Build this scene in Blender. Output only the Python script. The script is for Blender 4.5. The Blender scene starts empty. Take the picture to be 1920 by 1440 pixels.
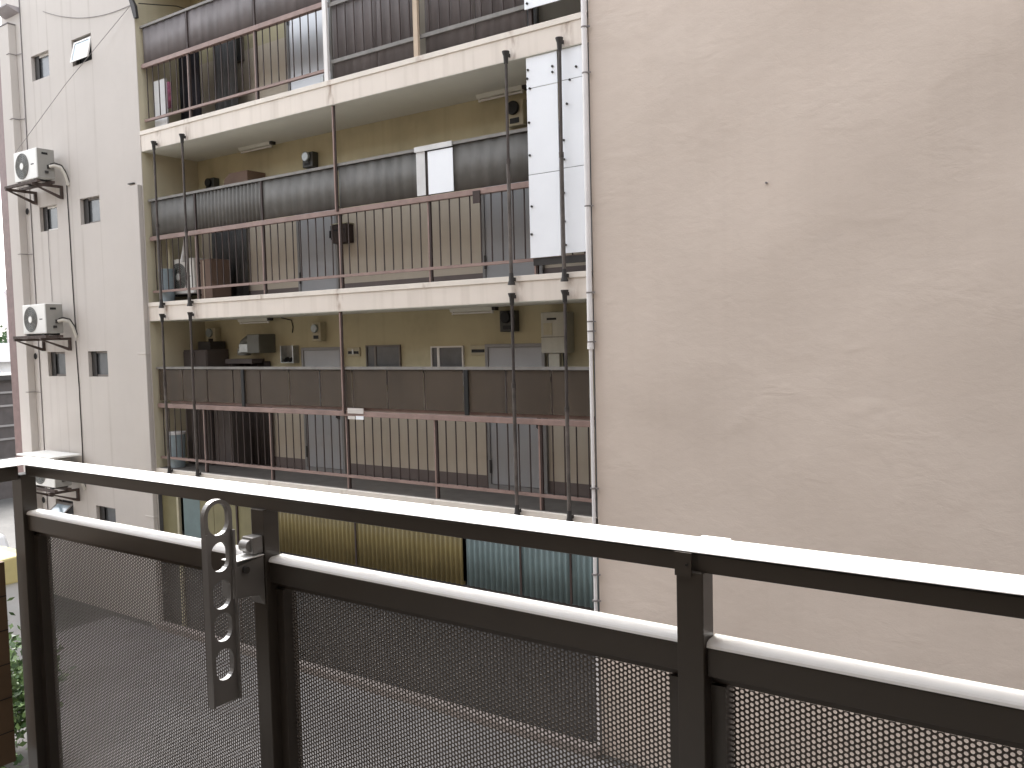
import bpy, bmesh, math, random
import numpy as np
from mathutils import Matrix, Vector
random.seed(7)
rng = np.random.default_rng(7)
SC = bpy.context.scene
COL = SC.collection
R = math.radians

# ------------------------------------------------------------ camera, sky, sun, exposure
cam_data = bpy.data.cameras.new('camera')
cam = bpy.data.objects.new('camera', cam_data)
COL.objects.link(cam)
cam_data.sensor_width = 36.0
cam_data.lens = 36.0 * 1595.9 / 1920.0
cam_data.clip_start = 0.05
cam_data.clip_end = 2000.0
cr = Vector((0.82451352, 0.56529345, -0.02491516))
cu = Vector((-0.01150242, 0.06076732, 0.99808568))
cf = Vector((-0.56572533, 0.82264856, -0.05660572))
cam.matrix_world = Matrix(((cr.x, cu.x, -cf.x, 0), (cr.y, cu.y, -cf.y, 0), (cr.z, cu.z, -cf.z, 0), (0, 0, 0, 1)))
SC.camera = cam

SUN_EL, SUN_DIR = R(52), Vector((-0.75, 0.66, 0)).normalized()   # overcast: light comes down the lane from the left
world = bpy.data.worlds.new('World')
SC.world = world
world.use_nodes = True
wn = world.node_tree
bg = wn.nodes['Background']
sky = wn.nodes.new('ShaderNodeTexSky')
sky.sky_type = 'NISHITA'
sky.sun_disc = False
sky.sun_elevation = SUN_EL
sky.sun_rotation = math.atan2(SUN_DIR.x, SUN_DIR.y)
sky.air_density = 1.0
sky.dust_density = 4.0
hsv = wn.nodes.new('ShaderNodeHueSaturation')
hsv.inputs['Saturation'].default_value = 0.22
wn.links.new(sky.outputs[0], hsv.inputs['Color'])
wn.links.new(hsv.outputs[0], bg.inputs['Color'])
bg.inputs['Strength'].default_value = 0.15
sun_data = bpy.data.lights.new('sun', 'SUN')
sun_data.energy = 1.5
sun_data.angle = R(40)
sun_data.color = (1.0, 0.955, 0.90)
sun = bpy.data.objects.new('sun', sun_data)
COL.objects.link(sun)
sd = Vector((SUN_DIR.x * math.cos(SUN_EL), SUN_DIR.y * math.cos(SUN_EL), math.sin(SUN_EL)))
sun.rotation_euler = sd.to_track_quat('Z', 'Y').to_euler()
SC.view_settings.view_transform = 'Standard'
SC.view_settings.look = 'None'
SC.view_settings.gamma = 1.0
SC.view_settings.exposure = 2.5

# ------------------------------------------------------------ materials
def mat(name, color, rough=0.7, metal=0.0, var=0.08, scale=3.0, streak=0.0, streak_col=None, bump=0.0,
        bump_scale=8.0, bump_stretch=(1, 1, 1), speck=0.0, alpha=1.0, spec=0.35, spots=None):
    m = bpy.data.materials.new(name)
    m.use_nodes = True
    t = m.node_tree
    N, L = t.nodes, t.links
    b = N['Principled BSDF']
    b.inputs['Roughness'].default_value = rough
    b.inputs['Metallic'].default_value = metal
    b.inputs['Specular IOR Level'].default_value = spec
    geo = N.new('ShaderNodeNewGeometry')
    c = tuple(color) + (1.0,)
    noise = N.new('ShaderNodeTexNoise')
    noise.inputs['Scale'].default_value = scale
    noise.inputs['Detail'].default_value = 6.0
    noise.inputs['Roughness'].default_value = 0.62
    L.new(geo.outputs['Position'], noise.inputs['Vector'])
    ramp = N.new('ShaderNodeMapRange')
    ramp.inputs['From Min'].default_value = 0.3
    ramp.inputs['From Max'].default_value = 0.7
    ramp.inputs['To Min'].default_value = 1.0 - var
    ramp.inputs['To Max'].default_value = 1.0 + var
    L.new(noise.outputs['Fac'], ramp.inputs['Value'])
    mul = N.new('ShaderNodeMix')
    mul.data_type = 'RGBA'
    mul.blend_type = 'MULTIPLY'
    mul.inputs['Factor'].default_value = 1.0
    mul.inputs['A'].default_value = c
    L.new(ramp.outputs[0], mul.inputs['B'])
    out = mul.outputs['Result']
    if streak > 0:
        mp = N.new('ShaderNodeMapping')
        mp.inputs['Scale'].default_value = (9.0, 9.0, 0.35)
        L.new(geo.outputs['Position'], mp.inputs['Vector'])
        sn = N.new('ShaderNodeTexNoise')
        sn.inputs['Scale'].default_value = 1.0
        sn.inputs['Detail'].default_value = 5.0
        L.new(mp.outputs[0], sn.inputs['Vector'])
        sr = N.new('ShaderNodeMapRange')
        sr.inputs['From Min'].default_value = 0.5
        sr.inputs['From Max'].default_value = 0.75
        sr.inputs['To Max'].default_value = streak
        L.new(sn.outputs['Fac'], sr.inputs['Value'])
        mx = N.new('ShaderNodeMix')
        mx.data_type = 'RGBA'
        L.new(sr.outputs[0], mx.inputs['Factor'])
        L.new(out, mx.inputs['A'])
        mx.inputs['B'].default_value = tuple(streak_col or (0.2, 0.18, 0.15)) + (1,)
        out = mx.outputs['Result']
    if speck > 0:
        pn = N.new('ShaderNodeTexNoise')
        pn.inputs['Scale'].default_value = 130.0
        pn.inputs['Detail'].default_value = 2.0
        L.new(geo.outputs['Position'], pn.inputs['Vector'])
        pr = N.new('ShaderNodeMapRange')
        pr.inputs['From Min'].default_value = 0.35
        pr.inputs['From Max'].default_value = 0.65
        pr.inputs['To Min'].default_value = 1 - speck
        pr.inputs['To Max'].default_value = 1 + speck
        L.new(pn.outputs['Fac'], pr.inputs['Value'])
        m2 = N.new('ShaderNodeMix')
        m2.data_type = 'RGBA'
        m2.blend_type = 'MULTIPLY'
        m2.inputs['Factor'].default_value = 1.0
        L.new(out, m2.inputs['A'])
        L.new(pr.outputs[0], m2.inputs['B'])
        out = m2.outputs['Result']
    L.new(out, b.inputs['Base Color'])
    if bump > 0:
        mp = N.new('ShaderNodeMapping')
        mp.inputs['Scale'].default_value = bump_stretch
        L.new(geo.outputs['Position'], mp.inputs['Vector'])
        bn = N.new('ShaderNodeTexNoise')
        bn.inputs['Scale'].default_value = bump_scale
        bn.inputs['Detail'].default_value = 5.0
        bn.inputs['Distortion'].default_value = 0.6
        L.new(mp.outputs[0], bn.inputs['Vector'])
        bp = N.new('ShaderNodeBump')
        bp.inputs['Strength'].default_value = 1.0
        bp.inputs['Distance'].default_value = bump
        L.new(bn.outputs['Fac'], bp.inputs['Height'])
        L.new(bp.outputs[0], b.inputs['Normal'])
    if alpha < 1:
        b.inputs['Alpha'].default_value = alpha
    return m

M = {}
M['left_wall'] = mat('painted_wall', (0.525, 0.486, 0.446), 0.85, var=0.03, scale=1.2, streak=0.10, streak_col=(0.44, 0.40, 0.36), bump=0.003, bump_scale=5)
M['fascia'] = mat('cream_fascia', (0.72, 0.655, 0.58), 0.8, var=0.04, scale=1.6, streak=0.34, streak_col=(0.46, 0.40, 0.33), bump=0.002)
M['coping'] = mat('coping', (0.72, 0.665, 0.59), 0.75, var=0.06, scale=4)
M['right_wall'] = mat('trowelled_render', (0.60, 0.518, 0.447), 0.9, var=0.04, scale=0.7, streak=0.08, streak_col=(0.45, 0.37, 0.31), speck=0.02)
def trowel(m):
    t = m.node_tree; N, L = t.nodes, t.links
    geo = N.new('ShaderNodeNewGeometry')
    def noise(scale, stretch, rot, detail, dist):
        mp = N.new('ShaderNodeMapping'); mp.inputs['Scale'].default_value = stretch; mp.inputs['Rotation'].default_value = (0, rot, 0)
        L.new(geo.outputs['Position'], mp.inputs['Vector'])
        n = N.new('ShaderNodeTexNoise'); n.inputs['Scale'].default_value = scale; n.inputs['Detail'].default_value = detail; n.inputs['Distortion'].default_value = dist
        L.new(mp.outputs[0], n.inputs['Vector']); return n.outputs['Fac']
    def op(k, a, b):
        q = N.new('ShaderNodeMath'); q.operation = k
        for i, v in enumerate((a, b)):
            if isinstance(v, (int, float)): q.inputs[i].default_value = v
            else: L.new(v, q.inputs[i])
        return q.outputs[0]
    mask = N.new('ShaderNodeMapRange'); mask.interpolation_type = 'SMOOTHSTEP'
    mask.inputs['From Min'].default_value = 0.48; mask.inputs['From Max'].default_value = 0.68
    L.new(noise(0.9, (1, 1, 1.3), 0.3, 2.0, 0.8), mask.inputs['Value'])
    ridge = op('MULTIPLY', noise(3.0, (0.8, 1, 2.1), 0.25, 5.0, 1.0), mask.outputs[0])
    big = noise(0.8, (1, 1, 1.2), 0.2, 2.0, 0.5)
    h = op('ADD', op('MULTIPLY', ridge, 0.007), op('MULTIPLY', big, 0.024))
    h = op('ADD', h, op('MULTIPLY', noise(8.5, (0.8, 1, 1.3), 0.2, 3.0, 0.4), 0.0030))
    h = op('ADD', h, op('MULTIPLY', noise(70, (1, 1, 1), 0, 2.0, 0.0), 0.0006))
    bp = N.new('ShaderNodeBump'); bp.inputs['Distance'].default_value = 1.0; bp.inputs['Strength'].default_value = 1.0
    L.new(h, bp.inputs['Height'])
    L.new(bp.outputs[0], N['Principled BSDF'].inputs['Normal'])
trowel(M['right_wall'])
M['back_wall'] = mat('olive_cream_wall', (0.51, 0.462, 0.305), 0.85, var=0.08, scale=1.5, streak=0.18, streak_col=(0.30, 0.25, 0.15))
M['dado'] = mat('tan_dado', (0.56, 0.50, 0.41), 0.85, var=0.07, scale=1.5, streak=0.15, streak_col=(0.34, 0.28, 0.2))
M['end_wall'] = mat('end_wall', (0.52, 0.47, 0.34), 0.85, var=0.07, scale=1.5, streak=0.12, streak_col=(0.30, 0.26, 0.18))
M['soffit'] = mat('soffit', (0.70, 0.69, 0.61), 0.9, var=0.05, scale=1.3)
M['floor'] = mat('corridor_floor', (0.12, 0.11, 0.10), 0.7, var=0.2, scale=4)
M['baseboard'] = mat('baseboard', (0.17, 0.14, 0.13), 0.7, var=0.12)
M['door'] = mat('grey_blue_door', (0.38, 0.385, 0.395), 0.5, var=0.05, scale=2, streak=0.06)
M['door_reflection'] = mat('door_painted_reflection', (0.62, 0.63, 0.65), 0.3, metal=0.3, var=0.05, scale=2)  # door paled: its bright reflection is put into the colour
M['door_frame'] = mat('door_frame', (0.26, 0.255, 0.25), 0.55)
M['dark'] = mat('dark_metal', (0.035, 0.032, 0.03), 0.6, var=0.2, scale=12)
M['black'] = mat('black', (0.012, 0.012, 0.012), 0.6)
M['white_frame'] = mat('white_window_frame', (0.72, 0.70, 0.66), 0.5, var=0.05)
M['dark_frame'] = mat('bronze_window_frame', (0.16, 0.14, 0.125), 0.5, var=0.1)
M['pane'] = mat('frosted_pane', (0.10, 0.105, 0.11), 0.22, var=0.15, scale=6, spec=0.6)
M['pane_blue'] = mat('pale_pane', (0.33, 0.42, 0.48), 0.12, var=0.1, scale=5, spec=0.9)
M['pole'] = mat('rusty_black_pole', (0.055, 0.046, 0.042), 0.6, var=0.5, scale=9, streak=0.5, streak_col=(0.16, 0.12, 0.10))
M['pole_worn'] = mat('worn_grey_pole', (0.105, 0.09, 0.08), 0.5, var=0.45, scale=7, streak=0.5, streak_col=(0.04, 0.032, 0.03))
M['rail'] = mat('brown_painted_rail', (0.27, 0.19, 0.165), 0.55, var=0.18, scale=6, streak=0.25, streak_col=(0.16, 0.09, 0.07))
M['rail_dark'] = mat('dark_brown_bar', (0.045, 0.030, 0.026), 0.6, var=0.2)
M['angle'] = mat('grey_angle_iron', (0.20, 0.19, 0.175), 0.55, var=0.2, scale=7, streak=0.2, streak_col=(0.07, 0.06, 0.055))
def screen_mat(n, c, a, s=0.5):
    return mat(n, c, 0.6, var=0.16, scale=2.2, streak=s, streak_col=tuple(x * 0.55 for x in c), alpha=a)
M['screen_a'] = screen_mat('purple_brown_screen', (0.15, 0.132, 0.13), 0.93)
M['screen_b'] = screen_mat('grey_screen', (0.12, 0.115, 0.105), 0.93)
M['screen_c'] = screen_mat('brown_smoked_screen', (0.09, 0.067, 0.047), 0.66, 0.6)
M['white_post'] = mat('white_post', (0.75, 0.73, 0.70), 0.6, var=0.05)
M['beige_post'] = mat('beige_post', (0.52, 0.42, 0.31), 0.6, var=0.12, streak=0.3, streak_col=(0.28, 0.18, 0.12))
M['board'] = mat('white_board', (0.86, 0.89, 0.92), 0.5, var=0.02, scale=2)
M['board_old'] = mat('weathered_white_board', (0.62, 0.62, 0.61), 0.6, var=0.08, scale=5, streak=0.2, streak_col=(0.35, 0.33, 0.31))
M['pipe_white'] = mat('white_pvc', (0.74, 0.72, 0.71), 0.45, var=0.05, scale=4, streak=0.12, streak_col=(0.45, 0.42, 0.40))
M['pipe_grey'] = mat('grey_pvc', (0.36, 0.33, 0.335), 0.5, var=0.06, scale=4)
M['tile_brown'] = mat('brown_tile', (0.19, 0.125, 0.115), 0.5, var=0.15, scale=9, streak=0.1)
M['ac'] = mat('ac_casing', (0.74, 0.73, 0.69), 0.45, var=0.03, scale=6, streak=0.08, streak_col=(0.45, 0.42, 0.36))
M['ac_side'] = mat('ac_side_shaded', (0.29, 0.28, 0.255), 0.5, var=0.06, scale=6, streak=0.12, streak_col=(0.25, 0.22, 0.18))  # ivory casing darkened: shade of the side face put into the colour
M['grille'] = mat('fan_grille', (0.075, 0.085, 0.082), 0.5, var=0.2, scale=20)
M['rust'] = mat('rusted_bracket', (0.07, 0.05, 0.042), 0.75, var=0.4, scale=14)
M['hose'] = mat('hose_tape', (0.52, 0.49, 0.43), 0.7, var=0.15, scale=18)
M['cable'] = mat('cable', (0.04, 0.036, 0.035), 0.6)
M['grey_cable'] = mat('grey_cable', (0.20, 0.185, 0.18), 0.6)
M['meter'] = mat('meter_case', (0.44, 0.40, 0.28), 0.5, var=0.1, scale=8)
M['meter_dark'] = mat('dark_meter_case', (0.055, 0.055, 0.05), 0.4, var=0.1)
M['glass'] = mat('dial_glass', (0.30, 0.34, 0.34), 0.08, spec=0.9)
M['heater'] = mat('heater_case', (0.46, 0.45, 0.38), 0.5, var=0.1, scale=6, streak=0.3, streak_col=(0.22, 0.19, 0.14))
M['duct'] = mat('painted_duct', (0.13, 0.13, 0.11), 0.45, var=0.15)
M['duct_silver'] = mat('galvanised_duct', (0.40, 0.41, 0.40), 0.3, metal=0.6, var=0.2, scale=9)
M['lamp_case'] = mat('lamp_case', (0.66, 0.66, 0.58), 0.5, var=0.06)
M['ochre'] = mat('ochre_sheet', (0.175, 0.14, 0.055), 0.45, var=0.12, scale=4, streak=0.25, streak_col=(0.16, 0.12, 0.05))
M['teal'] = mat('teal_sheet', (0.135, 0.185, 0.187), 0.4, var=0.14, scale=3, streak=0.3, streak_col=(0.12, 0.16, 0.16))
M['olive'] = mat('olive_board', (0.20, 0.18, 0.095), 0.6, var=0.12, streak=0.3, streak_col=(0.12, 0.09, 0.05))
M['blue_box'] = mat('blue_grey_plastic', (0.27, 0.33, 0.36), 0.45, var=0.15, scale=5)
M['brown_box'] = mat('brown_carton', (0.19, 0.13, 0.10), 0.8, var=0.12)
M['dark_cloth'] = mat('dark_curtain', (0.03, 0.028, 0.034), 0.9, var=0.25, scale=5)
M['grey_cloth'] = mat('grey_curtain', (0.10, 0.10, 0.10), 0.9, var=0.2, scale=5)
M['brown_cloth'] = mat('brown_curtain', (0.05, 0.04, 0.038), 0.9, var=0.25, scale=5)
M['cabinet'] = mat('dark_cabinet', (0.10, 0.085, 0.08), 0.6, var=0.1)
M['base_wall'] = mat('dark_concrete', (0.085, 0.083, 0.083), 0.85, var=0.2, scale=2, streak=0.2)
M['concrete'] = mat('lane_concrete', (0.23, 0.22, 0.215), 0.9, var=0.15, scale=1.4, bump=0.002, bump_scale=40)
M['kerb'] = mat('kerb_concrete', (0.32, 0.275, 0.25), 0.85, var=0.12, scale=6)
M['rail_body'] = mat('bronze_aluminium', (0.036, 0.030, 0.024), 0.33, metal=0.0, var=0.05, scale=5, spec=0.5)
M['rail_cap'] = mat('pale_cap', (0.88, 0.88, 0.87), 0.42, metal=0.0, var=0.01, scale=5)  # much paler than the rail body
M['mesh_panel'] = mat('perforated_bronze_sheet', (0.085, 0.075, 0.066), 0.4, metal=0.0, var=0.04)
M['arm'] = mat('arm_aluminium', (0.155, 0.15, 0.145), 0.32, metal=0.15, var=0.05, scale=12)
M['arm_edge'] = mat('arm_lit_edge', (0.80, 0.80, 0.78), 0.35, metal=0.2)  # light on the upward edges, put into the colour
M['own_wall'] = mat('own_building_tile', (0.11, 0.085, 0.065), 0.7, var=0.1, scale=3)
M['side_board'] = mat('brown_side_board', (0.13, 0.085, 0.05), 0.7, var=0.15, scale=6)
M['own_floor'] = mat('balcony_floor', (0.12, 0.115, 0.11), 0.8, var=0.12)
M['own_soffit'] = mat('balcony_soffit', (0.30, 0.29, 0.27), 0.85)
M['leaf'] = mat('leaf', (0.13, 0.21, 0.07), 0.5, var=0.45, scale=6, spec=0.5)
M['leaf_dark'] = mat('leaf_dark', (0.05, 0.10, 0.035), 0.5, var=0.4, scale=6, spec=0.5)
M['bark'] = mat('bark', (0.10, 0.075, 0.055), 0.9, var=0.3, scale=20)
M['car_white'] = mat('car_paint', (0.75, 0.76, 0.78), 0.2, spec=0.7, var=0.01)
M['car_glass'] = mat('car_glass', (0.015, 0.018, 0.022), 0.05, spec=0.9)
M['tyre'] = mat('tyre', (0.02, 0.02, 0.02), 0.8)
M['chrome'] = mat('wheel_rim', (0.5, 0.5, 0.5), 0.3, metal=0.8)
M['lamp_red'] = mat('tail_lamp', (0.4, 0.03, 0.03), 0.2)
M['yellow'] = mat('yellow_tarpaulin', (0.72, 0.62, 0.30), 0.6, var=0.08, bump=0.01, bump_scale=6)
M['white_roof'] = mat('white_roof', (0.80, 0.80, 0.80), 0.6)
M['dark_building'] = mat('dark_timber', (0.075, 0.066, 0.064), 0.75, var=0.15, scale=4)
M['batten'] = mat('grey_batten', (0.24, 0.23, 0.225), 0.7)
M['pink'] = mat('pink_cloth', (0.22, 0.07, 0.11), 0.9, var=0.6, scale=16)
M['sign'] = mat('paper_sign', (0.62, 0.58, 0.54), 0.7)

def stains(m, xs, width, strength, col, stretch):
    """drip and rust stains at fixed places along a wall, broken up by noise"""
    t = m.node_tree; N, L = t.nodes, t.links
    b = N['Principled BSDF']
    src = b.inputs['Base Color'].links[0].from_socket
    geo = N.new('ShaderNodeNewGeometry')
    sep = N.new('ShaderNodeSeparateXYZ'); L.new(geo.outputs['Position'], sep.inputs[0])
    def op(k, a, c):
        q = N.new('ShaderNodeMath'); q.operation = k
        for i, v in enumerate((a, c)):
            if isinstance(v, (int, float)): q.inputs[i].default_value = v
            else: L.new(v, q.inputs[i])
        return q.outputs[0]
    tot = None
    for x in xs:
        d = op('DIVIDE', op('ABSOLUTE', op('SUBTRACT', sep.outputs['X'], x), 0), width)
        g = op('MAXIMUM', op('SUBTRACT', 1.0, d), 0.0)
        tot = g if tot is None else op('MAXIMUM', tot, g)
    mp = N.new('ShaderNodeMapping'); mp.inputs['Scale'].default_value = stretch
    L.new(geo.outputs['Position'], mp.inputs['Vector'])
    n = N.new('ShaderNodeTexNoise'); n.inputs['Scale'].default_value = 1.0; n.inputs['Detail'].default_value = 5.0
    L.new(mp.outputs[0], n.inputs['Vector'])
    r = N.new('ShaderNodeMapRange'); r.inputs['From Min'].default_value = 0.42; r.inputs['From Max'].default_value = 0.68
    L.new(n.outputs['Fac'], r.inputs['Value'])
    f = op('MULTIPLY', op('MULTIPLY', tot, r.outputs[0]), strength)
    mx = N.new('ShaderNodeMix'); mx.data_type = 'RGBA'
    L.new(f, mx.inputs['Factor']); L.new(src, mx.inputs['A'])
    mx.inputs['B'].default_value = tuple(col) + (1,)
    L.new(mx.outputs['Result'], b.inputs['Base Color'])
stains(M['fascia'], (-11.82, -11.11, -8.09, -5.28, -4.60), 0.10, 0.85, (0.22, 0.13, 0.08), (14, 14, 5))
stains(M['coping'], (-11.10, -9.6, -8.09, -6.59, -5.30), 0.08, 0.7, (0.25, 0.15, 0.09), (14, 14, 9))
stains(M['left_wall'], (-15.40, -14.86, -14.08, -13.53, -15.16, -14.36), 0.05, 0.4, (0.28, 0.24, 0.20), (22, 22, 0.7))
stains(M['back_wall'], (-11.9, -10.7, -9.0, -7.6, -6.2), 0.5, 0.35, (0.22, 0.18, 0.11), (3, 3, 2.2))

# ------------------------------------------------------------ mesh helpers
class MB:
    def __init__(s):
        s.v, s.f, s.sm = [], [], []
    def add(s, v, f, smooth=False):
        o = len(s.v)
        s.v += [tuple(p) for p in v]
        s.f += [tuple(i + o for i in q) for q in f]
        s.sm += [smooth] * len(f)
        return s
    def box(s, x0, x1, y0, y1, z0, z1):
        return s.add([(x0, y0, z0), (x1, y0, z0), (x1, y1, z0), (x0, y1, z0), (x0, y0, z1), (x1, y0, z1), (x1, y1, z1), (x0, y1, z1)],
                     [(0, 3, 2, 1), (4, 5, 6, 7), (0, 1, 5, 4), (1, 2, 6, 5), (2, 3, 7, 6), (3, 0, 4, 7)])
    def tube(s, path, r, n=10, cap=True):
        P = [Vector(p) for p in path]
        rr = r if isinstance(r, (list, tuple)) else [r] * len(P)
        rings, up = [], None
        for i, p in enumerate(P):
            d = (P[min(i + 1, len(P) - 1)] - P[max(i - 1, 0)]).normalized()
            a = Vector((0, 0, 1)) if abs(d.z) < 0.9 else Vector((1, 0, 0))
            if up is not None: a = up
            u = d.cross(a).normalized()
            w = u.cross(d).normalized()
            up = w
            rings.append([p + (u * math.cos(2 * math.pi * k / n) + w * math.sin(2 * math.pi * k / n)) * rr[i] for k in range(n)])
        v = [q for ring in rings for q in ring]
        f = []
        for i in range(len(P) - 1):
            for k in range(n):
                f.append((i * n + k, i * n + (k + 1) % n, (i + 1) * n + (k + 1) % n, (i + 1) * n + k))
        s.add(v, f, True)
        if cap:
            s.add(rings[0], [tuple(range(n - 1, -1, -1))])
            s.add(rings[-1], [tuple(range(n))])
        return s
    def prism(s, poly, fn, a, b):
        """poly 2D ring; fn(u, v, t) -> 3D; extruded between t=a and t=b"""
        n = len(poly)
        v = [fn(u, w, a) for u, w in poly] + [fn(u, w, b) for u, w in poly]
        f = [tuple(range(n)), tuple(range(2 * n - 1, n - 1, -1))] + [(i, i + n, (i + 1) % n + n, (i + 1) % n) for i in range(n)]
        return s.add(v, f)
    def build(s, name, m, parent=None, bevel=0.0, solid=0.0, fix=False):
        me = bpy.data.meshes.new(name)
        off = Vector(parent.get('_base', (0, 0, 0))) if parent else Vector((0, 0, 0))
        me.from_pydata([tuple(Vector(p) - off) for p in s.v], [], s.f)
        me.polygons.foreach_set('use_smooth', s.sm)
        if fix:
            bm = bmesh.new(); bm.from_mesh(me)
            bmesh.ops.recalc_face_normals(bm, faces=bm.faces)
            bm.to_mesh(me); bm.free()
        me.materials.append(m)
        o = bpy.data.objects.new(name, me)
        COL.objects.link(o)
        if parent:
            o.parent = parent
            o['_base'] = tuple(off)
        if solid:
            md = o.modifiers.new('solid', 'SOLIDIFY'); md.thickness = solid; md.offset = 0
        if bevel:
            md = o.modifiers.new('bevel', 'BEVEL'); md.width = bevel; md.segments = 2; md.limit_method = 'ANGLE'
        return o

def tag(o, label, cat, group=None, kind=None):
    if label: o['label'] = label
    if cat: o['category'] = cat
    if group: o['group'] = group
    if kind: o['kind'] = kind
    return o
def thing(name, label, cat, base, group=None):
    o = bpy.data.objects.new(name, None)
    COL.objects.link(o)
    o.location = base
    o['_base'] = tuple(base)
    return tag(o, label, cat, group)
def box(name, m, parent, x0, x1, y0, y1, z0, z1, bevel=0.0):
    return MB().box(x0, x1, y0, y1, z0, z1).build(name, m, parent, bevel)
def dup(root, delta, label=None, group=None):
    r = root.copy(); COL.objects.link(r)
    r.location = Vector(root.location) + Vector(delta)
    if label: r['label'] = label
    if group: r['group'] = group
    for ch in list(root.children):
        c = ch.copy(); COL.objects.link(c); c.parent = r
        for g in list(ch.children):
            d = g.copy(); COL.objects.link(d); d.parent = c
    return r
def arc(cx, cy, r, a0, a1, n):
    return [(cx + r * math.cos(a0 + (a1 - a0) * i / n), cy + r * math.sin(a0 + (a1 - a0) * i / n)) for i in range(n + 1)]

GZ = -4.51                       # ground level; the eye is the origin
YF, YR, YB = 7.85, 7.93, 8.85    # fascia plane, corridor railing plane, corridor back wall
XL, XR = -12.28, -4.36           # ends of the open corridors
FL = [-1.96, 0.655, 3.305]       # corridor floors
SF = [0.375, 3.003, 5.63]        # corridor soffits

# ------------------------------------------------------------ ground
def sheet(name, m, x0, x1, y0, y1, z, label=None):
    o = MB().add([(x0, y0, z), (x1, y0, z), (x1, y1, z), (x0, y1, z)], [(0, 1, 2, 3)]).build(name, m)
    o['kind'] = 'structure'
    return o
sheet('ground', mat('asphalt', (0.085, 0.083, 0.08), 0.9, var=0.2, scale=1.0, bump=0.003, bump_scale=60, speck=0.15), -400, 400, -400, 400, GZ)
sheet('pavement', M['concrete'], -13.5, 6, 1.6, 7.7, GZ + 0.004)

# ------------------------------------------------------------ the apartment building opposite
apt = thing('apartment_building', 'cream apartment block opposite with open corridors behind brown railings', 'building', (-8.3, YF, GZ))

def wall_with_holes(name, m, parent, x0, x1, z0, z1, y, thick, holes, reveal):
    xs = sorted({x0, x1} | {h[0] for h in holes} | {h[1] for h in holes})
    zs = sorted({z0, z1} | {h[2] for h in holes} | {h[3] for h in holes})
    b = MB()
    for i in range(len(xs) - 1):
        for j in range(len(zs) - 1):
            cx, cz = (xs[i] + xs[i + 1]) / 2, (zs[j] + zs[j + 1]) / 2
            if any(h[0] < cx < h[1] and h[2] < cz < h[3] for h in holes): continue
            b.add([(xs[i], y, zs[j]), (xs[i + 1], y, zs[j]), (xs[i + 1], y, zs[j + 1]), (xs[i], y, zs[j + 1])], [(0, 1, 2, 3)])
    for a, c, d, e in holes:
        q = y + reveal
        b.add([(a, y, d), (c, y, d), (c, y, e), (a, y, e), (a, q, d), (c, q, d), (c, q, e), (a, q, e)],
              [(0, 4, 5, 1), (1, 5, 6, 2), (2, 6, 7, 3), (3, 7, 4, 0)])
    q = y + thick
    b.add([(x0, y, z0), (x1, y, z0), (x1, y, z1), (x0, y, z1), (x0, q, z0), (x1, q, z0), (x1, q, z1), (x0, q, z1)],
          [(0, 1, 5, 4), (1, 2, 6, 5), (2, 3, 7, 6), (3, 0, 4, 7), (4, 5, 6, 7)])
    return b.build(name, m, parent)

TOP = 8.9
XW0 = -16.41
holes = []
for z in (5.08, 2.47, -0.085, -2.72):
    holes.append((-15.43, -14.84, z - 0.43, z))
    holes.append((-14.10, -13.51, z - 0.43, z))
wall_with_holes('wall', M['left_wall'], apt, XW0, XL, GZ, TOP, YF - 0.01, 1.0, holes, 0.13)

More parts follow.
